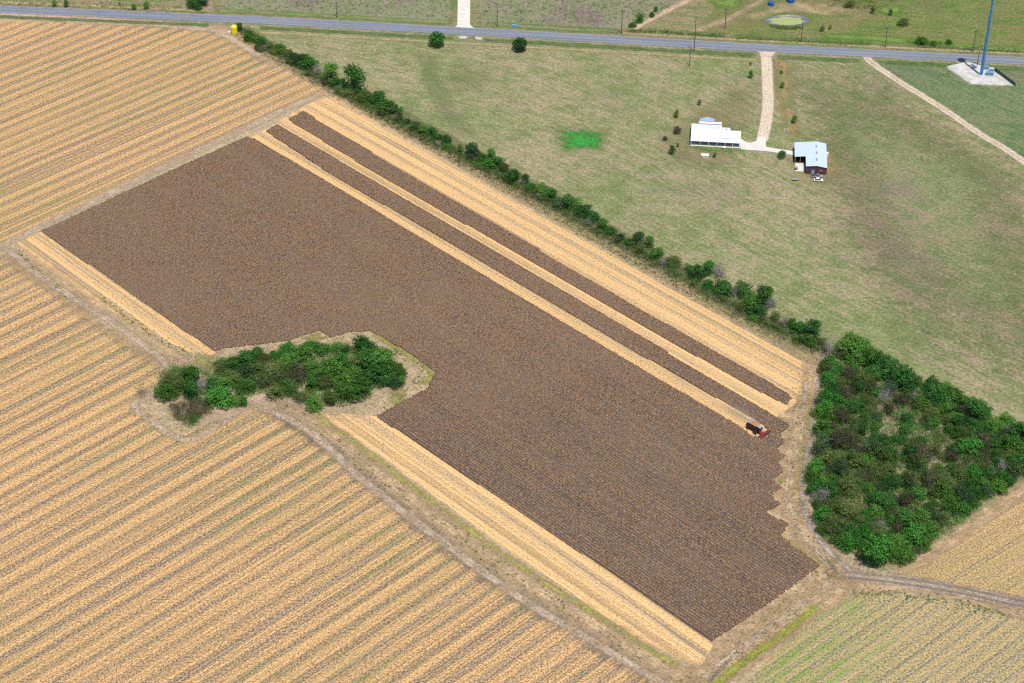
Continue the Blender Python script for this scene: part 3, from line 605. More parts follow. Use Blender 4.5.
# --- the hedgerow, from the road to the wood
hedge = [(239.5, 27, 7, 'deep', 'tall'), (249, 34, 6, 'green', 'broad'), (257.5, 38, 9, 'green', 'broad'), (264, 42, 8, 'deep', 'thin'), (270, 45, 8, 'olive', 'thin'), (280, 47.5, 10, 'green', 'broad'), (288, 53, 8, 'olive', 'thin'),
 (294, 56, 9, 'deep', 'broad'), (301, 59, 11, 'blue', 'broad'), (309, 63, 12, 'deep', 'broad'), (317, 70, 9, 'grey', 'bare'), (331, 74, 14, 'green', 'tall'), (339, 82, 10, 'deep', 'broad'), (354, 81, 20, 'deep', 'tall'), (347, 92, 10, 'olive', 'thin'), (365, 95, 12, 'olive', 'broad'), (372, 99, 8, 'yellow', 'broad'),
 (378, 97, 15, 'deep', 'broad'), (386, 106, 13, 'green', 'broad'), (392, 109, 10, 'blue', 'broad'), (400, 111, 6, 'bright', 'young'), (399, 118, 8, 'brown', 'thin'), (408, 121, 6, 'brown', 'thin'), (414.5, 126, 9, 'deep', 'thin'), (423.5, 129, 9, 'green', 'broad'), (432.5, 131, 9, 'deep', 'broad'), (438, 136, 8, 'deep', 'broad'), (446, 139.5, 9, 'deep', 'broad'),
 (453, 146, 6, 'olive', 'thin'), (460.5, 148, 6, 'olive', 'young'), (471, 149.5, 12, 'deep', 'tall'), (478, 154, 8, 'brown', 'thin'), (483, 156, 10, 'green', 'broad'), (491, 153.5, 9, 'green', 'tall'), (488, 164, 9, 'bright', 'broad'), (497, 161, 12, 'deep', 'broad'), (504, 167, 9, 'olive', 'broad'), (513, 175, 13, 'deep', 'broad'), (525, 180, 8, 'deep', 'tall'),
 (532, 187, 8, 'green', 'broad'), (542, 189, 12, 'green', 'broad'), (552, 195, 10, 'deep', 'tall'), (560, 202, 13, 'blue', 'thin'), (569, 202, 12, 'deep', 'tall'), (577, 203, 13, 'green', 'thin'), (584, 210, 12, 'deep', 'broad'), (593, 216, 11, 'deep', 'broad'), (588, 222, 7, 'grey', 'bare'), (603, 224.5, 9, 'deep', 'tall'), (611, 230, 10, 'deep', 'broad'), (620, 237, 7, 'blue', 'broad'),
 (628.5, 241, 8, 'deep', 'broad'), (639, 238, 12, 'blue', 'tall'), (640, 248, 10, 'olive', 'thin'), (650, 242, 10, 'green', 'tall'), (657, 252, 12, 'green', 'broad'), (664, 262, 8, 'grey', 'bare'), (673, 260, 12, 'olive', 'broad'), (688, 268, 8, 'green', 'thin'), (698, 272, 14, 'deep', 'broad'), (709, 268, 12, 'deep', 'tall'), (708, 283, 10, 'bright', 'broad'), (719, 271, 14, 'grey', 'bare'), (724, 287, 15, 'deep', 'broad'),
 (734, 292, 10, 'grey', 'bare'), (743, 289, 15, 'deep', 'broad'), (751, 299, 17, 'green', 'broad'), (765, 296, 17, 'green', 'tall'), (771, 304, 11, 'grey', 'bare'), (759, 310, 13, 'deep', 'broad'), (776, 317, 9, 'olive', 'thin'), (785, 322, 12, 'grey', 'bare'), (791, 323, 9, 'green', 'broad'), (799, 327, 13, 'bright', 'broad'), (812, 330, 17, 'deep', 'tall'), (808, 338, 13, 'green', 'broad'), (822, 340, 9, 'yellow', 'thin'), (829, 348, 12, 'grey', 'bare')]
ordn = lambda i: ['first', 'second', 'third', 'fourth', 'fifth', 'sixth', 'seventh', 'eighth', 'ninth', 'tenth'][i] if i < 10 else str(i + 1) + ('th' if 10 <= i % 100 < 20 or (i + 1) % 10 not in (1, 2, 3) or (i + 1) % 100 in (11, 12, 13) else {1: 'st', 2: 'nd', 3: 'rd'}[(i + 1) % 10])
hedge.sort(key=lambda t: t[0])
def size_word(wd): return 'small' if wd < 8.5 else ('medium' if wd < 12.5 else 'large')
for i, (x, y, wd, col, kd) in enumerate(hedge):
    kw = {'broad': 'bushy tree', 'tall': 'upright tree', 'thin': 'sparse tree', 'bare': 'leafless tree', 'young': 'young tree'}[kd]
    tree(x, y, wd * 1.3, col, kd, '%s %s %s, %s along the hedgerow counted from the road' % (size_word(wd), COLW[col], kw, ordn(i)), group='trees of the hedgerow')

r_ = random.Random(9); hx = [240, 262, 300, 350, 420, 500, 600, 700, 760, 826]; hy = [30, 43, 63, 92, 128, 168, 224, 281, 314, 346]
for i in range(90):
    x = r_.uniform(244, 826); y = float(np.interp(x, hx, hy)) + r_.uniform(-1, 7); wd = r_.uniform(4, 9.5); col, kd = r_.choice([('green', 'broad'), ('olive', 'broad'), ('olive', 'thin'), ('deep', 'broad'), ('brown', 'thin'), ('grey', 'bare')])
    tree(x, y, wd, col, kd, '%s %s low bush filling a gap in the %s third of the hedgerow' % (size_word(wd), COLW[col], 'upper' if x < 430 else 'middle' if x < 630 else 'lower'), cat='bush', group='bushes of the hedgerow', name='hedge_bush')

# --- the left grove
grove = [(168, 391, 17, 'green', 'broad', 'deep rounded green tree at the west corner of the small grove'), (166, 379, 14, 'olive', 'thin', None), (174, 371, 15, 'green', 'thin', None), (184, 374, 18, 'olive', 'thin', None), (192, 378, 17, 'green', 'tall', None), (190, 390, 16, 'deep', 'tall', None),
 (178, 384, 16, 'olive', 'thin', None), (201, 386, 16, 'grey', 'bare', 'bare grey tree in the gap near the left end of the small grove'), (212, 385, 13, 'deep', 'broad', None), (222, 385, 14, 'green', 'broad', None), (220, 396, 20, 'bright', 'broad', 'bright green low tree standing forward on the near edge of the small grove'), (233, 400, 12, 'green', 'broad', None), (243, 401, 9, 'bright', 'broad', None), (157, 393, 8, 'green', 'young', None),
 (222, 367, 14, 'olive', 'thin', None), (232, 364, 16, 'green', 'broad', None), (247, 358, 16, 'deep', 'broad', None), (258, 353, 12, 'deep', 'broad', None), (264, 359, 9, 'rust', 'broad', 'small rust coloured tree among green crowns at the far edge of the grove'), (245, 372, 14, 'blue', 'broad', 'blue green tree at the centre left of the grove'), (232, 377, 16, 'olive', 'broad', None), (245, 385, 16, 'green', 'broad', None), (256, 368, 16, 'olive', 'broad', None), (262, 380, 18, 'olive', 'thin', None), (274, 372, 18, 'olive', 'thin', None),
 (274, 356, 10, 'bright', 'broad', None), (286, 348, 14, 'bright', 'broad', None), (290, 361, 18, 'green', 'broad', None), (302, 352, 18, 'green', 'broad', None), (284, 376, 18, 'olive', 'thin', None), (276, 390, 15, 'olive', 'broad', None), (290, 388, 16, 'green', 'thin', None), (298, 374, 20, 'brown', 'thin', None), (311, 367, 18, 'green', 'broad', None), (311, 347, 14, 'bright', 'broad', None), (323, 350, 12, 'green', 'broad', None), (336, 347, 12, 'bright', 'thin', None), (346, 349, 10, 'green', 'thin', None),
 (311, 384, 12, 'deep', 'tall', None), (314, 401, 17, 'green', 'broad', 'rounded green tree at the near edge of the grove, right of centre'), (301, 397, 12, 'olive', 'thin', None), (332, 366, 22, 'green', 'broad', None), (324, 382, 16, 'olive', 'broad', None), (330, 398, 12, 'olive', 'tall', None), (343, 362, 18, 'bright', 'broad', None), (345, 378, 22, 'green', 'broad', None), (346, 392, 20, 'green', 'broad', None), (360, 388, 20, 'green', 'broad', None), (356, 372, 14, 'green', 'broad', None),
 (361, 344, 18, 'deep', 'tall', None), (370, 350, 16, 'deep', 'broad', None), (366, 362, 20, 'deep', 'tall', None), (380, 358, 20, 'green', 'broad', None), (374, 373, 20, 'deep', 'broad', None), (390, 368, 20, 'green', 'broad', None), (386, 378, 16, 'deep', 'broad', None), (399, 371, 12, 'green', 'broad', None), (395, 383, 10, 'blue', 'broad', None), (402, 381, 7, 'bright', 'young', None)]
desc_n = {}
for (x, y, wd, col, kd, lab) in grove:
    kw = {'broad': 'bushy tree', 'tall': 'upright tree', 'thin': 'thin crowned tree', 'bare': 'leafless tree', 'young': 'young bush'}[kd]
    if lab is None:
        q = 'west clump' if x < 207 else 'left part' if x < 260 else 'middle' if x < 320 else 'right part' if x < 364 else 'dense right end'
        e_ = 'far side' if y < 362 else ('near side' if y > 385 else 'heart')
        lab = '%s %s in the %s of the small grove, %s' % (COLW[col], kw, q, e_)
    tree(x, y, wd * 1.28, col, kd, lab, group='trees of the small grove')

# --- the wood on the right
def pin(x, y, P_): return bool(inside(np.array([x]), np.array([y]), P_)[0])
wood = [(833, 350), (843, 334), (866, 340), (880, 352), (893, 360), (905, 367), (917, 378), (935, 383), (958, 392), (972, 402), (992, 415), (1015, 425), (1040, 440), (1040, 468), (1012, 478), (985, 497), (962, 516), (938, 532), (925, 545), (905, 556), (888, 560), (868, 545), (846, 545), (822, 532), (815, 505), (809, 480), (812, 458), (816, 430), (820, 400), (822, 372)]
fixed = [(853, 347, 22, 'green', 'broad'), (846, 352, 14, 'olive', 'broad'), (862, 344, 14, 'bright', 'thin'), (857, 357, 16, 'green', 'broad'), (874, 358, 18, 'green', 'broad'), (886, 366, 22, 'deep', 'broad'), (903, 379, 20, 'deep', 'round'), (876, 372, 16, 'deep', 'broad'), (834, 367, 14, 'bright', 'broad'), (829, 378, 14, 'bright', 'broad'), (828, 396, 17, 'bright', 'broad'),
 (826, 408, 16, 'bright', 'broad'), (822, 426, 16, 'green', 'broad'), (934, 396, 20, 'deep', 'broad'), (945, 400, 16, 'green', 'thin'), (975, 414, 18, 'deep', 'tall'), (994, 425, 18, 'green', 'broad'), (1012, 444, 20, 'green', 'broad'), (1016, 460, 18, 'deep', 'broad'), (970, 447, 18, 'bright', 'broad'), (972, 474, 16, 'bright', 'broad'), (983, 484, 16, 'green', 'broad'),
 (816, 468, 17, 'bright', 'broad'), (816, 484, 12, 'bright', 'broad'), (824, 513, 18, 'bright', 'broad'), (830, 528, 16, 'olive', 'thin'), (848, 541, 17, 'bright', 'broad'), (876, 551, 27, 'bright', 'round'), (898, 541, 17, 'green', 'broad'), (915, 532, 22, 'bright', 'broad'), (921, 518, 16, 'green', 'tall'), (925, 543, 14, 'green', 'broad'), (880, 527, 14, 'grey', 'bare'),
 (884, 397, 15, 'grey', 'bare'), (868, 387, 15, 'olive', 'thin'), (848, 374, 15, 'brown', 'thin'), (845, 392, 16, 'brown', 'thin'), (866, 400, 13, 'yellow', 'thin'), (842, 415, 16, 'brown', 'thin'), (836, 440, 18, 'brown', 'thin'), (952, 455, 14, 'brown', 'thin'), (930, 480, 16, 'brown', 'thin'), (839, 351, 11, 'grey', 'bare'), (1010, 432, 11, 'grey', 'bare'), (1003, 456, 10, 'yellow', 'thin')]
pts = [(x, y, wd, c, kd) for x, y, wd, c, kd in fixed]
tries = 0; r_ = random.Random(5)
while tries < 20000 and len(pts) < 275:
    tries += 1; x = r_.uniform(808, 1040); y = r_.uniform(335, 562); wd = r_.choice([9, 10, 11, 12, 13, 14, 15, 17, 19])
    if not pin(x, y, wood): continue
    if any((x - a[0]) ** 2 + ((y - a[1]) * 1.25) ** 2 < ((wd + a[2]) * .265) ** 2 for a in pts): continue
    ch = r_.random()
    edge_ = x < 832 or y > 535 or y < 352 + (x - 843) * .50 + 14 or y > 545 - (x - 905) * .62 - 16
    if ch < (.40 if edge_ else .14): cc = ('green', 'broad')
    elif ch < (.62 if edge_ else .36): cc = ('deep', 'broad')
    elif ch < (.66 if edge_ else .42): cc = ('deep', 'tall')
    elif ch < .70: cc = ('olive', 'thin')
    elif ch < .84: cc = ('olive', 'broad')
    elif ch < .92: cc = ('brown', 'thin')
    elif ch < .96: cc = ('blue', 'thin')
    elif ch < .98: cc = ('bright', 'broad')
    else: cc = ('grey', 'bare')
    pts.append((x, y, wd, *cc))
for x, y, wd, col, kd in pts:
    kw = {'broad': 'bushy tree', 'tall': 'upright tree', 'thin': 'sparse tree', 'bare': 'leafless tree', 'round': 'round tree'}[kd]
    ed = 'beside the dirt track' if x < 830 else ('on the pasture edge' if y < 352 + (x - 843) * .50 + 10 else ('on the stubble edge' if y > 545 - (x - 905) * .62 - 14 and x > 900 else ('near the low tip' if y > 520 else 'inside')))
    q = 'upper' if y < 400 else ('middle' if y < 460 else 'lower')
    qq = 'left' if x < 880 else ('central' if x < 950 else 'right')
    tree(x, y, wd * 1.2, col, kd, '%s %s %s %s, %s %s part of the wood' % (size_word(wd * .8), COLW[col], kw, ed, q, qq), group='trees of the big wood', hs=1.2)

# --- garden and roadside trees
for x, y, wd, col, kd, lab in [(699, 102.5, 4.5, 'yellow', 'young', 'tiny yellow green tree standing behind the white roofed house'),
    (676.3, 113.5, 6.5, 'green', 'young', 'small green tree behind and left of the white roofed house'), (677, 130, 8, 'brown', 'broad', 'brownish bush left of the white roofed house'),
    (672.3, 150.5, 7, 'deep', 'young', 'dark young tree in front and left of the white roofed house'), (665, 138.5, 5, 'brown', 'thin', 'faint brown shrub furthest left of the white roofed house'), (678, 145, 3.5, 'olive', 'young', 'tiny olive shrub between the dark young tree and the porch corner'),
    (714.5, 155, 4, 'green', 'young', 'tiny tree in front of the porch beside the white shed'), (751.4, 74.5, 6, 'green', 'young', 'young tree left of the pale driveway near the road'), (750.5, 63.5, 3, 'olive', 'young', 'tiny sapling nearest the road left of the driveway'),
    (781.8, 71.5, 3.5, 'green', 'young', 'sapling right of the driveway, closest to the road'), (782.3, 84, 6, 'green', 'young', 'young tree right of the driveway halfway to the barn'), (794, 118.5, 7, 'green', 'young', 'rounded young tree standing behind the barn'),
    (781.8, 154, 9, 'deep', 'broad', 'dark bushy tree between the driveway slab and the barn'),
    (640, 18.5, 9, 'bright', 'tall', 'bright green tree beyond the road beside the dirt path'), (656, 9.5, 5, 'green', 'tall', 'upright dark bush further up the dirt path beyond the road'), (652, 14.5, 6, 'deep', 'broad', 'low dark bush between the two trees on the dirt path'), (632.5, 24.5, 7, 'deep', 'broad', 'low dark green bush where the dirt path meets the road'),
    (192, 2, 12, 'deep', 'broad', 'dark tree left in the clump beyond the road at the upper left'), (201, 1, 12, 'blue', 'broad', 'blue green tree right in the clump beyond the road at the upper left'), (197, 6, 9, 'deep', 'broad', 'lowest dark tree of the clump beyond the road at the upper left'),
    (949, 41.5, 6, 'deep', 'broad', 'dark rounded bush beyond the road, left of the blue tower'), (934, 43, 7, 'green', 'broad', 'green bush beyond the road left of the dark rounded bush'), (922, 41, 10, 'green', 'broad', 'broad green bush beyond the road, left end of its row'),
    (903, 22, 9, 'olive', 'broad', 'olive bush alone in the bright green grass beyond the road'), (891, 12, 5, 'deep', 'young', 'small dark bush in the upper green grass'), (873, 10.5, 5, 'green', 'young', 'small green bush in the lush patch at the top'), (850, 2, 12, 'olive', 'thin', 'low olive shrub at the top edge above the pond'), (822, 28.5, 5, 'deep', 'young', 'small dark shrub right of the pond'), (830, 27.5, 3.5, 'green', 'young', 'tiny green shrub right of the small dark shrub by the pond'),
    (54, 3, 6, 'green', 'young', 'green shrub beyond the road at the left edge'), (66, 3.5, 6, 'green', 'young', 'second green shrub beyond the road at the left edge'), (134, 6, 6, 'green', 'young', 'small green shrub right of the left utility pole'), (146, 5, 7, 'green', 'young', 'larger green shrub right of the left utility pole')]:
    tree(x, y, wd * 1.1, col, kd, lab, name='shrub' if ('shrub' in lab or 'bush' in lab) else None, cat='shrub' if ('shrub' in lab or 'bush' in lab) else 'tree')

# --- low growth nobody could count
def scrub(name, label, pts_, n, width, size, mat, hmax=1.0, raw=False, cl=14, leaf=.32, area=None):
    P = [Vector((p[0], p[1], 0)) if raw else g(*p) for p in pts_]
    r = np.random.default_rng(len(name) * 7 + n); cen = []
    if area:
        A = [(p.x, p.y) for p in P]; xs = [a[0] for a in A]; ys = [a[1] for a in A]
        while len(cen) < n:
            x = r.uniform(min(xs), max(xs), 400); y = r.uniform(min(ys), max(ys), 400); m = inside(x, y, A)
            cen += list(zip(x[m], y[m]))
        cen = np.array(cen[:n])
    else:
        L = [(b - a).length for a, b in zip(P, P[1:])]; cs = np.concatenate([[0], np.cumsum(L)]); t = r.uniform(0, cs[-1], n)
        X = np.interp(t, cs, [p.x for p in P]); Y = np.interp(t, cs, [p.y for p in P])
        cen = np.stack([X, Y], 1) + r.normal(0, width / 3, (n, 2))
    s = size * r.uniform(.5, 1.4, n)
    K = np.repeat(np.arange(n), cl); d = r.normal(0, 1, (len(K), 3)); d /= np.linalg.norm(d, axis=1)[:, None]; d[:, 2] = abs(d[:, 2])
    X = np.stack([cen[K, 0] + d[:, 0] * s[K], cen[K, 1] + d[:, 1] * s[K], .1 + d[:, 2] * s[K] * hmax], 1)
    V, Q = leaves(X, d, leaf * 1.0, r)
    return tag(link(name, mesh_quads(name, V, Q), None, mat), label, 'undergrowth', kind='stuff')
HL = [(243, 31), (262, 45), (300, 68), (350, 98), (420, 136), (500, 178), (600, 232), (700, 288), (760, 322), (826, 352)]
scrub('hedge_scrub', 'low grey brown scrub filling the hedgerow between its trees', HL, 2200, 7, .9, L_brown, .9)
scrub('hedge_scrub', 'low olive green undergrowth along the foot of the hedgerow', HL, 3200, 8, .9, L_olive, .9)
scrub('hedge_scrub', 'short dark green growth in the line of the hedgerow', [(x, y - 2) for x, y in HL], 1700, 5, 1.3, L_green, 1.4)
scrub('twigs', 'pale leafless twigs along the lower hedgerow', [(540, 196), (620, 242), (700, 286), (830, 352)], 500, 7, .9, L_grey, 1.2, leaf=.22)
scrub('yellow_weeds', 'yellowing weeds between hedgerow and golden stubble', [(345, 95), (400, 128), (440, 150), (520, 197), (600, 244), (660, 277), (760, 330)], 420, 4, .4, L_yel, .4)
scrub('thicket', 'brownish leafless thicket in front of the small grove', [(170, 405), (208, 400), (212, 414), (190, 424), (174, 420)], 260, 0, 1.6, L_brown, 1.3, area=True, cl=30)
scrub('thicket', 'green undergrowth at the tip of the brown thicket', [(175, 418), (200, 412), (200, 422), (188, 428)], 60, 0, 1.3, L_green, 1.0, area=True, cl=30)
scrub('undergrowth', 'dark green undergrowth under the small grove', [(160, 385), (220, 360), (300, 350), (395, 352), (400, 380), (340, 404), (260, 394), (215, 404), (165, 398)], 1500, 0, 1.9, L_green, 1.2, area=True, cl=26, leaf=.42)
scrub('undergrowth', 'olive and dark undergrowth on the floor of the big wood', [(x, y + 6) for x, y in wood], 2500, 0, 1.9, L_green, 1.2, area=True, cl=26, leaf=.45)
scrub('undergrowth', 'greyish brown undergrowth on the floor of the big wood', [(x, y + 6) for x, y in wood], 1000, 0, 1.8, L_brown, 1.1, area=True, cl=24, leaf=.4)
scrub('undergrowth', 'dry grey twigs on the edge of the wood beside the dirt track', [(822, 372), (810, 430), (806, 480), (814, 520), (846, 556), (866, 572)], 260, 4, .7, L_grey, .8, leaf=.25)
scrub('roadside_scrub', 'dark green low scrub along the far side of the road', along(626, 724, 10.5), 330, 3.5, 1.1, L_green, 1.0, raw=True)
scrub('roadside_scrub', 'green low scrub beyond the road below the pond', along(735, 870, 9.5), 420, 4, 1.0, L_green, .9, raw=True)
scrub('roadside_scrub', 'green scrub beyond the road near the tower', along(915, 1100, 10), 300, 3, .8, L_olive, .9, raw=True)
scrub('roadside_scrub', 'scattered green weeds beyond the road at the upper left', [(0, 3), (120, 7), (210, 10)], 260, 8, .9, L_olive, .9)
scrub('fallow_weeds', 'clumps of olive weeds over the brown fallow plots', [(230, -5), (448, -5), (448, 18), (240, 10)], 330, 0, .8, L_olive, .6, area=True)
scrub('fallow_weeds', 'dark and green weeds over the brown plot right of the driveway', [(484, -5), (690, -5), (640, 24), (484, 22)], 420, 0, .9, L_brown, .6, area=True)
scrub('rough_scrub', 'dark brown and olive scrub in the rough ground at the top right', [(815, -6), (905, -4), (880, 10), (830, 8)], 240, 0, 1.0, L_brown, .7, area=True)
scrub('rough_scrub', 'bright green low growth beyond the road left of the dark rounded bush', along(908, 955, 14), 160, 3, 1.1, L_bright, .8, raw=True)
scrub('rough_scrub', 'green reeds along the near bank of the pond', [(770, 26), (780, 28), (792, 28.6), (802, 28)], 90, 2.5, .9, L_green, .8)
scrub('field_weeds', 'small dark weeds and clods on the bare margin beside the wood', [(806, 370), (800, 440), (792, 500), (830, 565), (780, 615), (715, 675)], 420, 8, .35, L_olive, .4, leaf=.25)
scrub('field_weeds', 'small dry tufts on the clearing round the small grove', [(150, 372), (222, 346), (385, 334), (430, 375), (384, 410), (262, 408), (190, 438), (140, 410), (150, 372)], 420, 9, .35, L_olive, .4, leaf=.25)
scrub('field_weeds', 'green weeds at the row ends above the lower stubble field', [(446, 528), (470, 548), (500, 566), (560, 606)], 36, 6, .5, L_bright, .4)
scrub('field_weeds', 'green weeds beside the lower right dirt track', [(842, 590), (870, 592), (905, 596), (940, 600), (1010, 616)], 110, 4, .55, L_bright, .4)
scrub('field_weeds', 'green weeds dotted in the track margin at left', [(18, 252), (50, 282), (72, 300)], 40, 2.5, .45, L_bright, .4)
scrub('field_weeds', 'green weeds beside the golden strip above the grove', [(100, 296), (125, 316), (150, 332), (170, 345), (196, 358)], 90, 3, .5, L_bright, .4)
scrub('field_weeds', 'scattered weeds on the margins right of the grove', [(395, 350), (425, 372), (400, 405), (384, 412)], 60, 4, .5, L_yel, .4)
scrub('field_weeds', 'dry weeds along the margin below the golden stubble', [(300, 418), (380, 476), (480, 552), (600, 632), (690, 688)], 160, 7, .45, L_yel, .35)

# ------------------------------------------------------------------ built objects: helpers
def box(bm, x0, x1, y0, y1, z0, z1, bev=0):
    v = [bm.verts.new(p) for p in ((x0, y0, z0), (x1, y0, z0), (x1, y1, z0), (x0, y1, z0), (x0, y0, z1), (x1, y0, z1), (x1, y1, z1), (x0, y1, z1))]
    fs = [bm.faces.new([v[i] for i in f]) for f in ((3, 2, 1, 0), (4, 5, 6, 7), (0, 1, 5, 4), (1, 2, 6, 5), (2, 3, 7, 6), (3, 0, 4, 7))]
    if bev:
        es = list({e for f in fs for e in f.edges}); bmesh.ops.bevel(bm, geom=es, offset=bev, segments=2, affect='EDGES')
def prism(bm, pts, ax, a0, a1):
    """extrude a closed 2-D outline; ax='y' outline in xz, ax='x' outline in yz"""
    mk = (lambda p, a: (p[0], a, p[1])) if ax == 'y' else (lambda p, a: (a, p[0], p[1]))
    A = [bm.verts.new(mk(p, a0)) for p in pts]; B = [bm.verts.new(mk(p, a1)) for p in pts]; n = len(pts)
    bm.faces.new(A); bm.faces.new(B[::-1])
    for i in range(n): bm.faces.new((A[i], B[i], B[(i + 1) % n], A[(i + 1) % n]))
def part(name, fn, mat, parent, loc=None, smooth=False):
    bm = bmesh.new(); fn(bm); bmesh.ops.recalc_face_normals(bm, faces=bm.faces[:]); me = bpy.data.meshes.new(name); bm.to_mesh(me); bm.free()
    if smooth:
        for p in me.polygons: p.use_smooth = True
    o = link(name, me, parent, mat)
    if loc: o.location = loc
    return o
def bx(name, dims, mat, parent, bev=0): return part(name, lambda b: box(b, *dims, bev=bev), mat, parent)
def cyl(name, a, b, ra, rb, mat, parent, seg=16): return part(name, lambda m: tube(m, a, b, ra, rb, seg), mat, parent)

def ribbed(name, col, ax, var=.06, rough=.45):
    k = G(name); O = k.obj(); s_ = k.sep(O); wv = k.math('SINE', k.mul(s_[ax], 2 * math.pi / .9))
    n = k.noise(O, .5, 4, .6); c = k.mix(k.step(n, .3, .7), tuple(x * (1 - var) for x in col), col)
    c = k.mix(k.step(wv, .85, 1., 0, .12), c, tuple(x * .7 for x in col))
    return k.surf(c, rough, .4, normal=k.bump(wv, .03, .5))
M_roofw = ribbed('white_roof_metal', (.70, .73, .77), 0, var=.10)
M_roofb = ribbed('galvanised_roof', (.50, .60, .74), 1, rough=.4)
M_roofg = ribbed('blue_grey_roof', (.30, .38, .54), 1)
M_wall = plain('blue_grey_wall', (.20, .23, .32), .8)
M_maroon = ribbed('maroon_cladding', (.13, .05, .07), 0, .2, .6)
M_white = plain('white_paint', (.78, .78, .76), .6, var=.08)
M_glass = plain('window_glass', (.03, .05, .09), .12, .5)
M_slab = plain('slab_concrete', (.60, .57, .53), .9, var=.12, sc=.6)
M_dark = plain('dark_opening', (.03, .03, .035), .8)
M_steel = plain('galvanised_steel', (.36, .37, .39), .5, .4, .4)
M_wood = plain('pole_wood', (.13, .11, .10), .9, var=.3)
M_blue = plain('tower_blue', (.04, .22, .58), .45, .4, var=.12, sc=.2)
M_tankb = plain('tank_blue', (.015, .10, .36), .45)
M_yellow = plain('yellow_plastic', (.80, .68, .01), .5, var=.1)
M_red = plain('red_paint', (.26, .03, .04), .4, .5, var=.2, wear=(.30, .16, .12))
M_tyre = plain('tyre_rubber', (.022, .022, .026), .85)
M_grain = plain('grain', (.42, .20, .05), .9, var=.25, sc=6)
M_pink = plain('dusty_panel', (.40, .30, .31), .6, var=.2)
M_silver = plain('silver_paint', (.55, .57, .60), .3, .5, .5)
M_whitep = plain('white_car_paint', (.75, .76, .77), .3, .5)
M_lamp = plain('lamp_glass', (.7, .68, .6), .2, .5)
M_insul = plain('insulator', (.35, .36, .38), .3, .5)

# ------------------------------------------------------------------ house
hz = R(-6)
p0 = g(690.8, 145.6)
hs = thing('house', 'long white metal roofed house with a shaded front porch', 'house', (p0.x, p0.y, 0), hz)
def rh(y): return 2.75 + 1.7 * (1 - abs(y - 8) / 8)
bx('foundation', (-.4, 23.3, -.3, 15.6, .05, .28), M_slab, hs)
segs = [(0, 14.2, 16.2), (14.2, 18.2, 12.6), (18.2, 23.0, 8.2)]
def walls(b):
    for x0, x1, d in segs: box(b, x0 + .3, x1 - (.004 if x1 < 20 else .35), 2.4, d - .5, .28, rh(d if d > 8 else 8) - .12 if d > 10 else rh(2.4) - .05)
part('wall', walls, M_wall, hs)
def roofm(b):
    for x0, x1, d in segs:
        o = [(-.15, rh(0)), (8, rh(8)), (d, rh(d)), (d, rh(d) - .18), (8, rh(8) - .18), (-.15, rh(0) - .18)]
        if d < 9: o = [(-.15, rh(0)), (8, rh(8)), (d, rh(d)), (d, rh(d) - .18), (8, rh(8) - .18), (-.15, rh(0) - .18)]
        prism(b, o, 'x', x0 - (.25 if x0 == 0 else 0), x1 + (.25 if x1 > 20 else 0))
rf = part('roof', roofm, M_roofw, hs)
part('ridge_cap', lambda b: prism(b, [(7.8, rh(7.8) + .02), (8, rh(8) + .07), (8.2, rh(8.2) + .02), (8, rh(8) + .01)], 'x', -.25, 18.2), M_white, rf)
def vent(x, y, s): return bx('roof_vent', (x, x + s, y, y + s, rh(y) - .1, rh(y) + .35), M_steel, rf)
vent(16, 9, .6); vent(12.5, 10.8, .35); vent(14.2, 4.2, .3)
rear = part('rear_roof', lambda b: prism(b, [(3.2, rh(18)), (14.0, rh(18)), (14.0, rh(18) + .18), (3.2, rh(18) + .18)], 'y', 16.2, 18.2), M_roofw, hs)
rear.location.z = .5
def pyr(b):
    v = [b.verts.new(p) for p in ((3.4, 18.25, 3.2), (10.6, 18.25, 3.2), (10.6, 21.0, 3.0), (3.4, 21.0, 3.0), (7, 20.9, 4.0))]
    for f in ((0, 1, 4), (1, 2, 4), (2, 3, 4), (3, 0, 4), (3, 2, 1, 0)): b.faces.new([v[i] for i in f])
part('rear_hip_roof', pyr, M_roofg, hs)
part('rear_wall', lambda b: (box(b, 3.5, 13.6, 15.75, 18.0, .28, 3.0), box(b, 4.4, 9.6, 18.05, 20.8, .1, 2.9)), M_wall, hs)
for x in (0.1, 4.3, 8.3, 12.2, 16.0, 19.4, 22.7):
    bx('porch_post', (x - .12, x + .12, -.02, .22, .28, 2.62), M_white, hs)
def win(x, wdt, z0=.95, z1=2.1, y=2.38):
    f_ = bx('window', (x, x + wdt, y - .04, y, z0, z1), M_steel, hs); bx('pane', (x + .08, x + wdt - .08, y - .06, y - .042, z0 + .08, z1 - .08), M_glass, f_)
for x, wdt in ((1.2, 1.8), (4.9, 1.8), (9.2, 1.6), (12.6, 1.2), (17.0, 1.2), (20.0, 2.2)): win(x, wdt)
dr = bx('door', (7.4, 8.4, 2.30, 2.36, .28, 2.35), M_blue, hs); bx('handle', (8.2, 8.3, 2.24, 2.298, 1.2, 1.35), M_steel, dr)

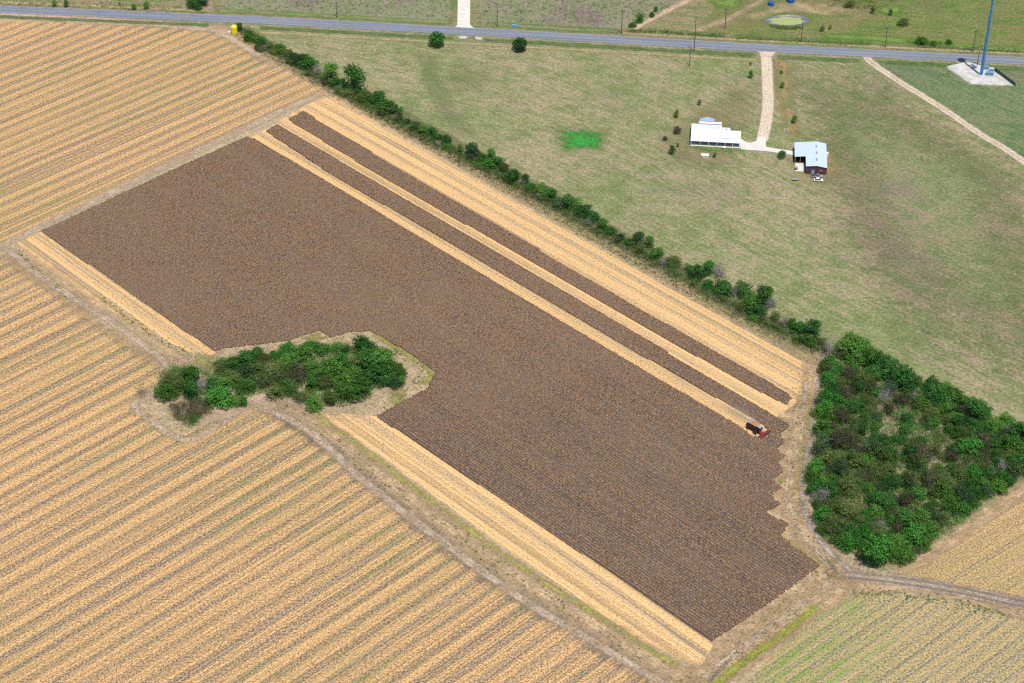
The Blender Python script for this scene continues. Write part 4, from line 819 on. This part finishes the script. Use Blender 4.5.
# ------------------------------------------------------------------ barn
p1 = g(805.6, 173.8)
bn = thing('barn', 'maroon metal barn with pale ridged roof and side lean-to', 'barn', (p1.x, p1.y, 0), hz)
def bh(x): return 3.9 + .9 * (1 - abs(x - 4.8) / 4.8) if x > 4.8 else 3.9 + .9 - (4.8 - x) * .11
def bwalls(b):
    prism(b, [(0, .05), (9.5, .05), (9.5, bh(9.5) - .17), (4.8, bh(4.8) - .17), (0, bh(0) - .17)], 'y', 0, .18)
    prism(b, [(0, .05), (9.5, .05), (9.5, bh(9.5) - .17), (4.8, bh(4.8) - .17), (0, bh(0) - .17)], 'y', 21.3, 21.5)
    box(b, 0, .18, .182, 8.8, .05, bh(0) - .17); box(b, 9.32, 9.5, .182, 21.298, .05, bh(9.5) - .2)
    box(b, -5, -4.82, 8.9, 21.3, .05, bh(-5) - .17); box(b, -4.818, -.002, 21.1, 21.3, .05, bh(-4.9) - .2)
    box(b, -4.818, -.002, 14, 14.15, .05, bh(-4.9) - .2)
part('wall', bwalls, M_maroon, bn)
def broof(b):
    prism(b, [(-.2, bh(-.2)), (4.8, bh(4.8)), (9.55, bh(9.55)), (9.55, bh(9.55) - .15), (4.8, bh(4.8) - .15), (-.2, bh(-.2) - .15)], 'y', -.3, 21.7)
    prism(b, [(-5.2, bh(-5.2)), (-.202, bh(-.202)), (-.202, bh(-.202) - .15), (-5.2, bh(-5.2) - .15)], 'y', 8.7, 21.7)
br = part('roof', broof, M_roofb, bn)
for y in (4.2, 10.2, 16.2): bx('ridge_vent', (4.5, 5.1, y, y + 2.0, bh(4.8) - .05, bh(4.8) + .25), M_steel, br)
bd = bx('door', (2.6, 3.9, -.06, -.003, .06, 2.3), plain('pale_blue_door', (.25, .45, .62), .5), bn)
bx('handle', (3.7, 3.78, -.1, -.062, 1.1, 1.25), M_steel, bd)
w_ = bx('window', (6.0, 7.4, -.04, -.003, 1.5, 2.4), M_white, bn); bx('pane', (6.08, 7.32, -.06, -.042, 1.58, 2.32), M_glass, w_)
bx('slab', (-4.7, -.3, 1.6, 8.8, .05, .22), M_slab, bn)
for y in (8.95,): 
    for x in (-4.9, -2.6): bx('post', (x, x + .16, y - .14, y, .22, bh(-5) - .17), M_steel, bn)
t = thing('storage_crate', 'dark crate standing on the slab corner in front of the barn lean-to', 'crate', bn.matrix_basis @ Vector((-4.9, 2.6, 0)), hz)
bx('box', (0, 1.2, 0, 1.6, .23, 1.1), plain('crate_purple', (.12, .09, .15), .7), t, .03); bx('lid', (-.05, 1.25, -.05, 1.65, 1.103, 1.18), M_steel, t)
t = thing('water_tank', 'small white tank against the right wall of the barn', 'tank', g(826.6, 156), 0)
cyl('body', (0, 0, 0.05), (0, 0, 1.8), .8, .8, M_white, t, 20); cyl('lid', (0, 0, 1.8), (0, 0, 2.05), .8, .25, M_white, t, 20)

def wheel(parent, x, y, r, wd):
    o = cyl('wheel', (x, y - wd / 2, r + .05), (x, y + wd / 2, r + .05), r, r, M_tyre, parent, 18)
    s_ = -1 if y < 0 else 1
    cyl('rim', (x, y + s_ * (wd / 2 + .004), r + .05), (x, y + s_ * (wd / 2 + .03), r + .05), r * .6, r * .5, M_steel, o, 14)
def car(px, py, rz, label, paint, L=4.7, pickup=False):
    p = g(px, py); c = thing('parked_car' if not pickup else 'pickup_truck', label, 'car' if not pickup else 'pickup truck', (p.x, p.y, 0), rz, None)
    h = L / 2
    prof = [(-h, .42), (-h, .95), (-h + .1, 1.02), (h - .95, .98) if not pickup else (h - 1.1, 1.08), (h - .1, .82), (h, .7), (h, .42)]
    part('body', lambda b: (prism(b, prof, 'y', -.88, .88), bmesh.ops.bevel(b, geom=b.edges[:], offset=.05, segments=2, affect='EDGES')), paint, c, smooth=False)
    a, b_ = (-h + .5, h - 1.2) if not pickup else (-.35, h - 1.35)
    cb = part('cabin', lambda b: prism(b, [(a, 1.0), (b_, 1.0), (b_ - .6, 1.52), (a + .45, 1.55)], 'y', -.74, .74), M_glass, c)
    bx('cabin_roof', (a + .5, b_ - .62, -.72, .72, 1.555, 1.61), paint, c, .015)
    if pickup: bx('bed', (-h + .12, -.5, -.72, .72, 1.04, 1.07), M_dark, c)
    for x in (-h + .9, h - .9):
        for y in (-.85, .85): wheel(c, x, y, .34, .22)
    for y in (-.6, .6):
        bx('headlight', (h - .01, h + .03, y - .18, y + .18, .6, .74), M_lamp, c); bx('tail_light', (-h - .03, -h + .01, y - .15, y + .15, .7, .85), M_red, c)
    return c
car(816.6, 177.2, hz, 'silver pickup truck parked along the front wall of the barn', M_silver, 5.4, True)
car(818.4, 181.2, hz, 'smaller white car parked in front of the pickup by the barn', M_whitep, 4.3)
# low trailer
p = g(795.5, 180); t = thing('flat_trailer', 'low grey flat trailer on the grass in front of the barn', 'trailer', (p.x, p.y, 0), hz + .1)
bx('deck', (-1.7, 1.5, -.8, .8, .55, .65), M_steel, t); bx('drawbar', (1.502, 2.6, -.06, .06, .55, .63), M_steel, t)
for y in (-.9, .9): wheel(t, -.3, y, .3, .18)
# white shed
p = g(705, 156.5); t = thing('garden_shed', 'low white box shed on the grass in front of the porch', 'shed', (p.x, p.y, 0), hz)
bx('wall', (-1.6, 1.6, -1, 1, .05, .9), M_white, t); bx('roof', (-1.8, 1.8, -1.15, 1.15, .903, 1.0), M_roofw, t)
p = g(724, 148.8); t = thing('gas_tank', 'small white rounded tank just in front of the porch', 'tank', (p.x, p.y, 0), hz)
cyl('body', (-.7, 0, .75), (.7, 0, .75), .5, .5, M_white, t, 16); bx('foot', (-.5, -.4, -.3, .3, .05, .35), M_steel, t); bx('foot', (.4, .5, -.3, .3, .05, .35), M_steel, t)
p = g(786.2, 133); t = thing('garden_arch', 'pale upright arch standing on the grass behind the barn', 'garden arch', (p.x, p.y, 0), hz)
for x in (-1, 1): cyl('post', (x, 0, 0), (x, 0, 2.2), .09, .09, M_white, t, 8)
cyl('crossbar', (-1, 0, 2.15), (1, 0, 2.15), .07, .07, M_white, t, 8)

# ------------------------------------------------------------------ blue tower and its compound
p = g(981, 75.5); tw = thing('communications_tower', 'tall slender blue monopole tower on the white gravel pad', 'tower', (p.x, p.y, 0), .3)
bx('footing', (-1.3, 1.3, -1.3, 1.3, .1, .5), M_slab, tw)
sect = []
for i in range(5):
    z0, z1 = .5 + i * 10, .5 + (i + 1) * 10; r0, r1 = .78 - .08 * i, .70 - .08 * i
    cyl('mast_section', (0, 0, z0), (0, 0, z1), r0, r1, M_blue, tw, 14)
    cyl('flange', (0, 0, z1 - .12), (0, 0, z1 + .12), r1 + .15, r1 + .15, M_blue, tw, 14)
pf = cyl('platform', (0, 0, 49), (0, 0, 49.25), 2.0, 2.0, M_blue, tw, 12)
for i in range(6):
    a = i * math.pi / 3; cx_, cy_ = 2.1 * math.cos(a), 2.1 * math.sin(a); bx('antenna', (cx_ - .15, cx_ + .15, cy_ - .15, cy_ + .15, 48, 50.6), M_white, tw)
part('cable_ladder', lambda b: [box(b, .98, 1.08, -.15, .15, z, z + .06) for z in np.arange(1, 30, .8)], M_steel, tw)
def cabinet(px, py, dx, dy, dz, lab, mat, rz=hz):
    p = g(px, py); t = thing('equipment_cabinet', lab, 'cabinet', (p.x, p.y, 0), rz, 'equipment at the tower foot')
    bx('base', (-dx / 2 - .1, dx / 2 + .1, -dy / 2 - .1, dy / 2 + .1, .11, .3), M_slab, t); bx('body', (-dx / 2, dx / 2, -dy / 2, dy / 2, .302, dz), mat, t, .04)
    bx('roof', (-dx / 2 - .12, dx / 2 + .12, -dy / 2 - .12, dy / 2 + .12, dz + .003, dz + .12), mat, t); bx('door', (-.4, .4, -dy / 2 - .05, -dy / 2 - .003, .5, dz - .3), M_steel, t)
M_cab = plain('cabinet_blue', (.14, .27, .48), .5); M_cab2 = plain('cabinet_pale', (.38, .48, .60), .5)
cabinet(989.5, 75.5, 3.6, 1.6, 1.8, 'long blue cabinet right of the tower foot', M_cab, hz - .15)
cabinet(991.5, 72, 2.2, 1.6, 2.0, 'blue cabinet behind the long one beside the tower', M_cab2)
cabinet(986, 69.5, 2.4, 1.4, 1.6, 'blue cabinet directly behind the tower', M_cab)
cabinet(974.5, 68.3, 2.0, 1.6, 1.7, 'pale blue cabinet behind and left of the tower', M_cab2)
cabinet(972, 66, .9, .8, 1.1, 'smallest pale box at the back left of the tower pad', M_cab2)
def fence(a, b, label, mat, h=2.2, step=2.6, mesh=True):
    A, B = g(*a), g(*b); d = B - A; n = max(2, int(d.length / step)); f = thing('fence', label, 'fence', (A.x, A.y, 0), math.atan2(d.y, d.x))
    for i in range(n + 1):
        x = d.length * i / n; cyl('post', (x, 0, 0), (x, 0, h), .07, .07, mat, f, 6)
    if mesh: part('panel', lambda q: [box(q, d.length * i / n + .08, d.length * (i + 1) / n - .08, -.03, .03, .15, h - .08) for i in range(n)], mat, f)
    else: part('rail', lambda q: [box(q, 0, d.length, -.03, .03, z, z + .09) for z in (.5, 1.0)], mat, f)
    return f
M_f1 = plain('slatted_fence', (.05, .09, .17), .7, var=.2); M_f2 = plain('green_fence', (.045, .11, .09), .7, var=.25)
fence((994, 71), (1015, 86.5), 'dark green fence along the right side of the gravel pad', M_f2)
M_f3 = plain('wire_fence', (.30, .28, .26), .8)
for a, b, lab in (((735, 44.5), (868, 50.5), 'grey post and rail fence beyond the road below the pond'), ((868, 51), (1100, 62), 'grey post and rail fence beyond the road behind the tower')):
    a = (a[0], a[1] - 7.5 + 1.5); b = (b[0], b[1] - 7.5 + 1.5)
    fence(a, b, lab, M_f3, 1.2, 4, False)
fence((690, 34.5), (733, 37.5), 'short pale gate and rail fence beyond the road near the middle pole', M_f3, 1.3, 4, False)

# ------------------------------------------------------------------ utility poles and wires
def pole(px, py, h, lab):
    p = g(px, py); t = thing('utility_pole', lab, 'utility pole', (p.x, p.y, 0), hz, 'utility poles along the road')
    cyl('post', (0, 0, 0), (0, 0, h), .24, .15, M_wood, t, 8)
    arm = bx('crossarm', (-1.3, 1.3, -.08, .08, h - .8, h - .6), M_wood, t)
    for x in (-1.15, 0, 1.15): cyl('insulator', (x, 0, h - .598), (x, 0, h - .32), .07, .05, M_insul, arm, 6)
    return Vector((p.x, p.y, h - .35))
polesd = [(120.5, 6.5, 13.5, 'wooden utility pole at the upper left beyond the road'), (337, 17.5, 13.5, 'wooden utility pole beyond the road, left of the pale driveway'), (497.3, 26.5, 13.5, 'wooden utility pole beyond the road, right of the pale driveway'), (621.5, 33.5, 13.5, 'wooden utility pole beside the dirt path mouth'),
    (725, 29, 12, 'wooden utility pole set back in the dry grass'), (801, 42.5, 13.8, 'wooden utility pole beside the pond'), (885, 47.5, 11.5, 'faint wooden utility pole beyond the road, left of the tower'), (972.8, 52.5, 12.5, 'wooden utility pole beyond the road behind the tower'),
    (694, 51.5, 20, 'tall pole on the near side of the road'), (689.5, 66.5, 10, 'short pole in the pasture with yellow weeds at its foot'), (977.3, 65, 8, 'short pole on the back edge of the tower pad')]
tops = [pole(*q) for q in polesd]
def wire(a, b, lab):
    bm = bmesh.new(); pr = a
    for i in range(1, 13):
        t = i / 12; q = a.lerp(b, t) - Vector((0, 0, 1.6 * 4 * t * (1 - t))); tube(bm, pr, q, .02, .02, 3); pr = q
    me = bpy.data.meshes.new('power_line'); bm.to_mesh(me); bm.free(); tag(link('power_line', me, None, M_dark), lab, 'cable', 'cables of the power line')
seq = [0, 1, 2, 3, 8, 5, 6, 7]
nmw = ['upper left pole and the pole left of the driveway', 'two poles either side of the pale driveway', 'driveway pole and the dirt path pole', 'dirt path pole and the tall near pole', 'tall near pole and the pond pole', 'pond pole and the faint pole', 'faint pole and the pole behind the tower']
for i, (a, b) in enumerate(zip(seq, seq[1:])): wire(tops[a], tops[b], 'thin dark cable strung between the ' + nmw[i])
patch('yellow_weeds', [(685, 65.5), (694, 66), (693, 68.5), (686, 68)], .06, M_lime)

# ------------------------------------------------------------------ small farm things
p = g(234.5, 33.2); t = thing('yellow_tank', 'bright yellow upright cylindrical tank at the field corner by the road', 'tank', (p.x, p.y, 0), 0)
def tank(b):
    zs = [(0, 1.55), (.15, 1.6), (3.6, 1.6), (4.0, 1.45), (4.35, .9), (4.45, .35)]
    for (z0, r0), (z1, r1) in zip(zs, zs[1:]): tube(b, (0, 0, z0), (0, 0, z1), r0, r1, 24)
part('body', tank, M_yellow, t, (0, 0, .1)); cyl('lid', (0, 0, 4.55), (0, 0, 4.75), .4, .35, M_yellow, t, 14)
for z in (1.2, 2.4, 3.5): cyl('band', (0, 0, z), (0, 0, z + .1), 1.63, 1.63, M_yellow, t, 24)
p = g(229.5, 33.3); t = thing('white_container', 'small pale container standing left of the yellow tank', 'container', (p.x, p.y, 0), 0)
bx('body', (-.5, .5, -.5, .5, .12, 1.1), M_white, t, .06); bx('cage', (-.55, .55, -.55, .55, .05, .118), M_steel, t)
for px_, py_, r0, lab in ((771, 5, 1.7, 'dark blue round tank at the top edge, left and lower of two'), (790.5, 1.5, 2.2, 'dark blue round tank at the top edge, right of two')):
    p = g(px_, py_); t = thing('blue_tank', lab, 'tank', (p.x, p.y, 0), 0, 'blue tanks beyond the pond')
    cyl('body', (0, 0, .05), (0, 0, 1.7), r0, r0, M_tankb, t, 20); cyl('lid', (0, 0, 1.7), (0, 0, 2.15), r0, .4, M_tankb, t, 20)
p = g(515, 26.5); t = thing('water_trough', 'small bright blue trough beyond the road right of the driveway', 'trough', (p.x, p.y, 0), hz)
def trough(b): box(b, -1.5, 1.5, -.6, -.52, .1, 1.0); box(b, -1.5, 1.5, .52, .6, .1, 1.0); box(b, -1.5, -1.42, -.518, .518, .1, 1.0); box(b, 1.42, 1.5, -.518, .518, .1, 1.0); box(b, -1.418, 1.418, -.518, .518, .1, .3)
part('tub', trough, plain('trough_blue', (.12, .32, .62), .5), t); bx('water', (-1.41, 1.41, -.51, .51, .31, .8), plain('trough_water', (.35, .5, .6), .1, .5), t)
def mailbox(px_, py_, lab):
    p = g(px_, py_); t = thing('mailbox', lab, 'mailbox', (p.x, p.y, 0), hz)
    cyl('post', (0, 0, 0), (0, 0, 1.1), .07, .07, M_wood, t, 6); bx('box', (-.2, .2, -.35, .35, 1.1, 1.5), M_cab, t, .04)
mailbox(760, 52.8, 'blue mailbox at the mouth of the house driveway'); mailbox(773, 61, 'dark mailbox further down the right side of the house driveway')

# ------------------------------------------------------------------ combine harvester
p = g(754.5, 430.5); cb = thing('combine_harvester', 'dark red combine harvester cutting into the dark crop with its header down', 'combine harvester', (p.x, p.y, 0), R(-46))
bx('chassis', (-3.2, 2.2, -1.0, 1.0, .9, 1.5), M_dark, cb)
def cbody(b):
    prism(b, [(-3.9, 1.7), (-3.5, 1.45), (1.7, 1.45), (1.7, 3.1), (-2.4, 3.2), (-3.6, 2.9)], 'y', -1.45, 1.45); bmesh.ops.bevel(b, geom=b.edges[:], offset=.08, segments=2, affect='EDGES')
part('body', cbody, plain('dark_body', (.07, .035, .06), .5, .4, var=.3), cb)
for s_ in (-1, 1): bx('side_panel', (-3.2, 1.4, s_ * 1.46 - .015 + s_ * .02, s_ * 1.46 + .015 + s_ * .02, 1.7, 2.7), plain('side_panel', (.10, .02, .02), .5) if s_ < 0 else M_dark, cb)
def hop(b):
    v0 = [(-1.7, -1.1, 3.2), (1.2, -1.1, 3.2), (1.2, 1.1, 3.2), (-1.7, 1.1, 3.2)]; v1 = [(-2.1, -1.5, 3.95), (1.6, -1.5, 3.95), (1.6, 1.5, 3.95), (-2.1, 1.5, 3.95)]
    A = [b.verts.new(p_) for p_ in v0]; B = [b.verts.new(p_) for p_ in v1]; I = [b.verts.new((x * .95, y * .93, z)) for x, y, z in v1]; J = [b.verts.new((x * .95, y * .93, z + .05)) for x, y, z in v0]
    for i in range(4):
        j = (i + 1) % 4; b.faces.new((A[i], A[j], B[j], B[i])); b.faces.new((B[i], B[j], I[j], I[i])); b.faces.new((I[i], I[j], J[j], J[i]))
hp = part('grain_tank', hop, M_pink, cb)
def gr(b):
    v = [b.verts.new(q) for q in ((-1.75, -1.2, 3.7), (1.3, -1.2, 3.7), (1.3, 1.2, 3.7), (-1.75, 1.2, 3.7), (-.2, 0, 4.35))]
    for f in ((0, 1, 4), (1, 2, 4), (2, 3, 4), (3, 0, 4)): b.faces.new([v[i] for i in f])
part('grain', gr, M_grain, hp)
part('engine_deck', lambda b: (box(b, -3.5, -2.15, -1.2, 1.2, 3.2, 3.5), box(b, -3.2, -2.6, -.4, .4, 3.502, 3.75)), M_pink, cb)
cyl('exhaust', (-2.6, .9, 3.5), (-2.6, .9, 4.3), .1, .1, M_steel, cb, 8)
ca = part('cab', lambda b: prism(b, [(1.75, 1.9), (3.3, 1.9), (3.55, 2.6), (3.35, 3.6), (1.75, 3.6)], 'y', -.95, .95), M_glass, cb)
cb.scale = (.9, .9, .9)
bx('cab_roof', (1.6, 3.6, -1.05, 1.05, 3.603, 3.85), M_pink, ca, .06)
for s_ in (-1, 1):
    w1 = cyl('front_wheel', (1.6, s_ * 1.45, .95), (1.6, s_ * 2.15, .95), .92, .92, M_tyre, cb, 22); cyl('rim', (1.6, s_ * 2.154, .95), (1.6, s_ * 2.2, .95), .5, .42, M_red, w1, 16)
    w2 = cyl('rear_wheel', (-2.7, s_ * 1.3, .68), (-2.7, s_ * 1.75, .68), .65, .65, M_tyre, cb, 18); cyl('rim', (-2.7, s_ * 1.754, .68), (-2.7, s_ * 1.79, .68), .35, .3, M_red, w2, 14)
part('feeder_house', lambda b: prism(b, [(2.2, 1.0), (2.2, 1.85), (4.6, 1.0), (4.6, .4)], 'y', -.7, .7), M_red, cb)
hd = part('header', lambda b: (prism(b, [(4.6, .25), (4.6, 1.35), (4.75, 1.35), (4.9, .5), (5.9, .25), (5.9, .15)], 'y', -3.4, 3.4), box(b, 4.6, 6.1, 3.402, 3.5, .2, 1.2), box(b, 4.6, 6.1, -3.5, -3.402, .2, 1.2)), M_red, cb)
def reel(b):
    cx_, cz = 5.7, 1.25; tube(b, (cx_, -3.38, cz), (cx_, 3.38, cz), .09, .09, 8)
    for i in range(6):
        a = i * math.pi / 3 + .2; x, z = cx_ + .6 * math.cos(a), cz + .6 * math.sin(a); tube(b, (x, -3.38, z), (x, 3.38, z), .05, .05, 6)
        for y in (-3.3, -1.65, 0, 1.65, 3.3): tube(b, (cx_, y, cz), (x, y, z), .03, .03, 4)
part('reel', reel, M_red, hd)
cyl('auger', (5.2, -3.39, .7), (5.2, 3.39, .7), .25, .25, M_steel, hd, 12)
part('unloading_auger', lambda b: (tube(b, (1.0, 1.7, 2.6), (1.0, 1.7, 3.7), .22, .22, 10), tube(b, (1.0, 1.7, 3.6), (-4.6, 1.9, 3.9), .2, .2, 10)), M_steel, cb)
part('ladder', lambda b: [box(b, 1.9, 2.4, 1.3, 1.9, z, z + .06) for z in (.6, 1.0, 1.4)], M_steel, cb)
for y in (-.7, .7): bx('headlight', (3.56, 3.62, y - .15, y + .15, 3.62, 3.75), M_lamp, cb)

# thin dust hanging behind the harvester
k = G('dust_air'); pv = k.n.new('ShaderNodeVolumePrincipled'); pv.inputs['Color'].default_value = (.85, .78, .68, 1)
O = k.obj(); ln = k.n.new('ShaderNodeVectorMath'); ln.operation = 'LENGTH'; k.t.links.new(O, ln.inputs[0])
k.put(pv.inputs['Density'], k.mul(k.mul(k.step(ln.outputs['Value'], .2, 1., 1, 0), k.noise(O, 2.5, 3)), .22)); k.t.links.new(pv.outputs[0], k.out.inputs['Volume'])
bm = bmesh.new(); bmesh.ops.create_icosphere(bm, subdivisions=3, radius=1); me = bpy.data.meshes.new('dust'); bm.to_mesh(me); bm.free()
d_ = link('dust', me, None, k.m); p = g(738, 416); d_.location = (p.x, p.y, 2.0); d_.scale = (11, 3.5, 2.2); d_.rotation_euler = (0, 0, R(-46)); tag(d_, 'faint pale dust hanging behind the harvester', 'dust', kind='stuff')
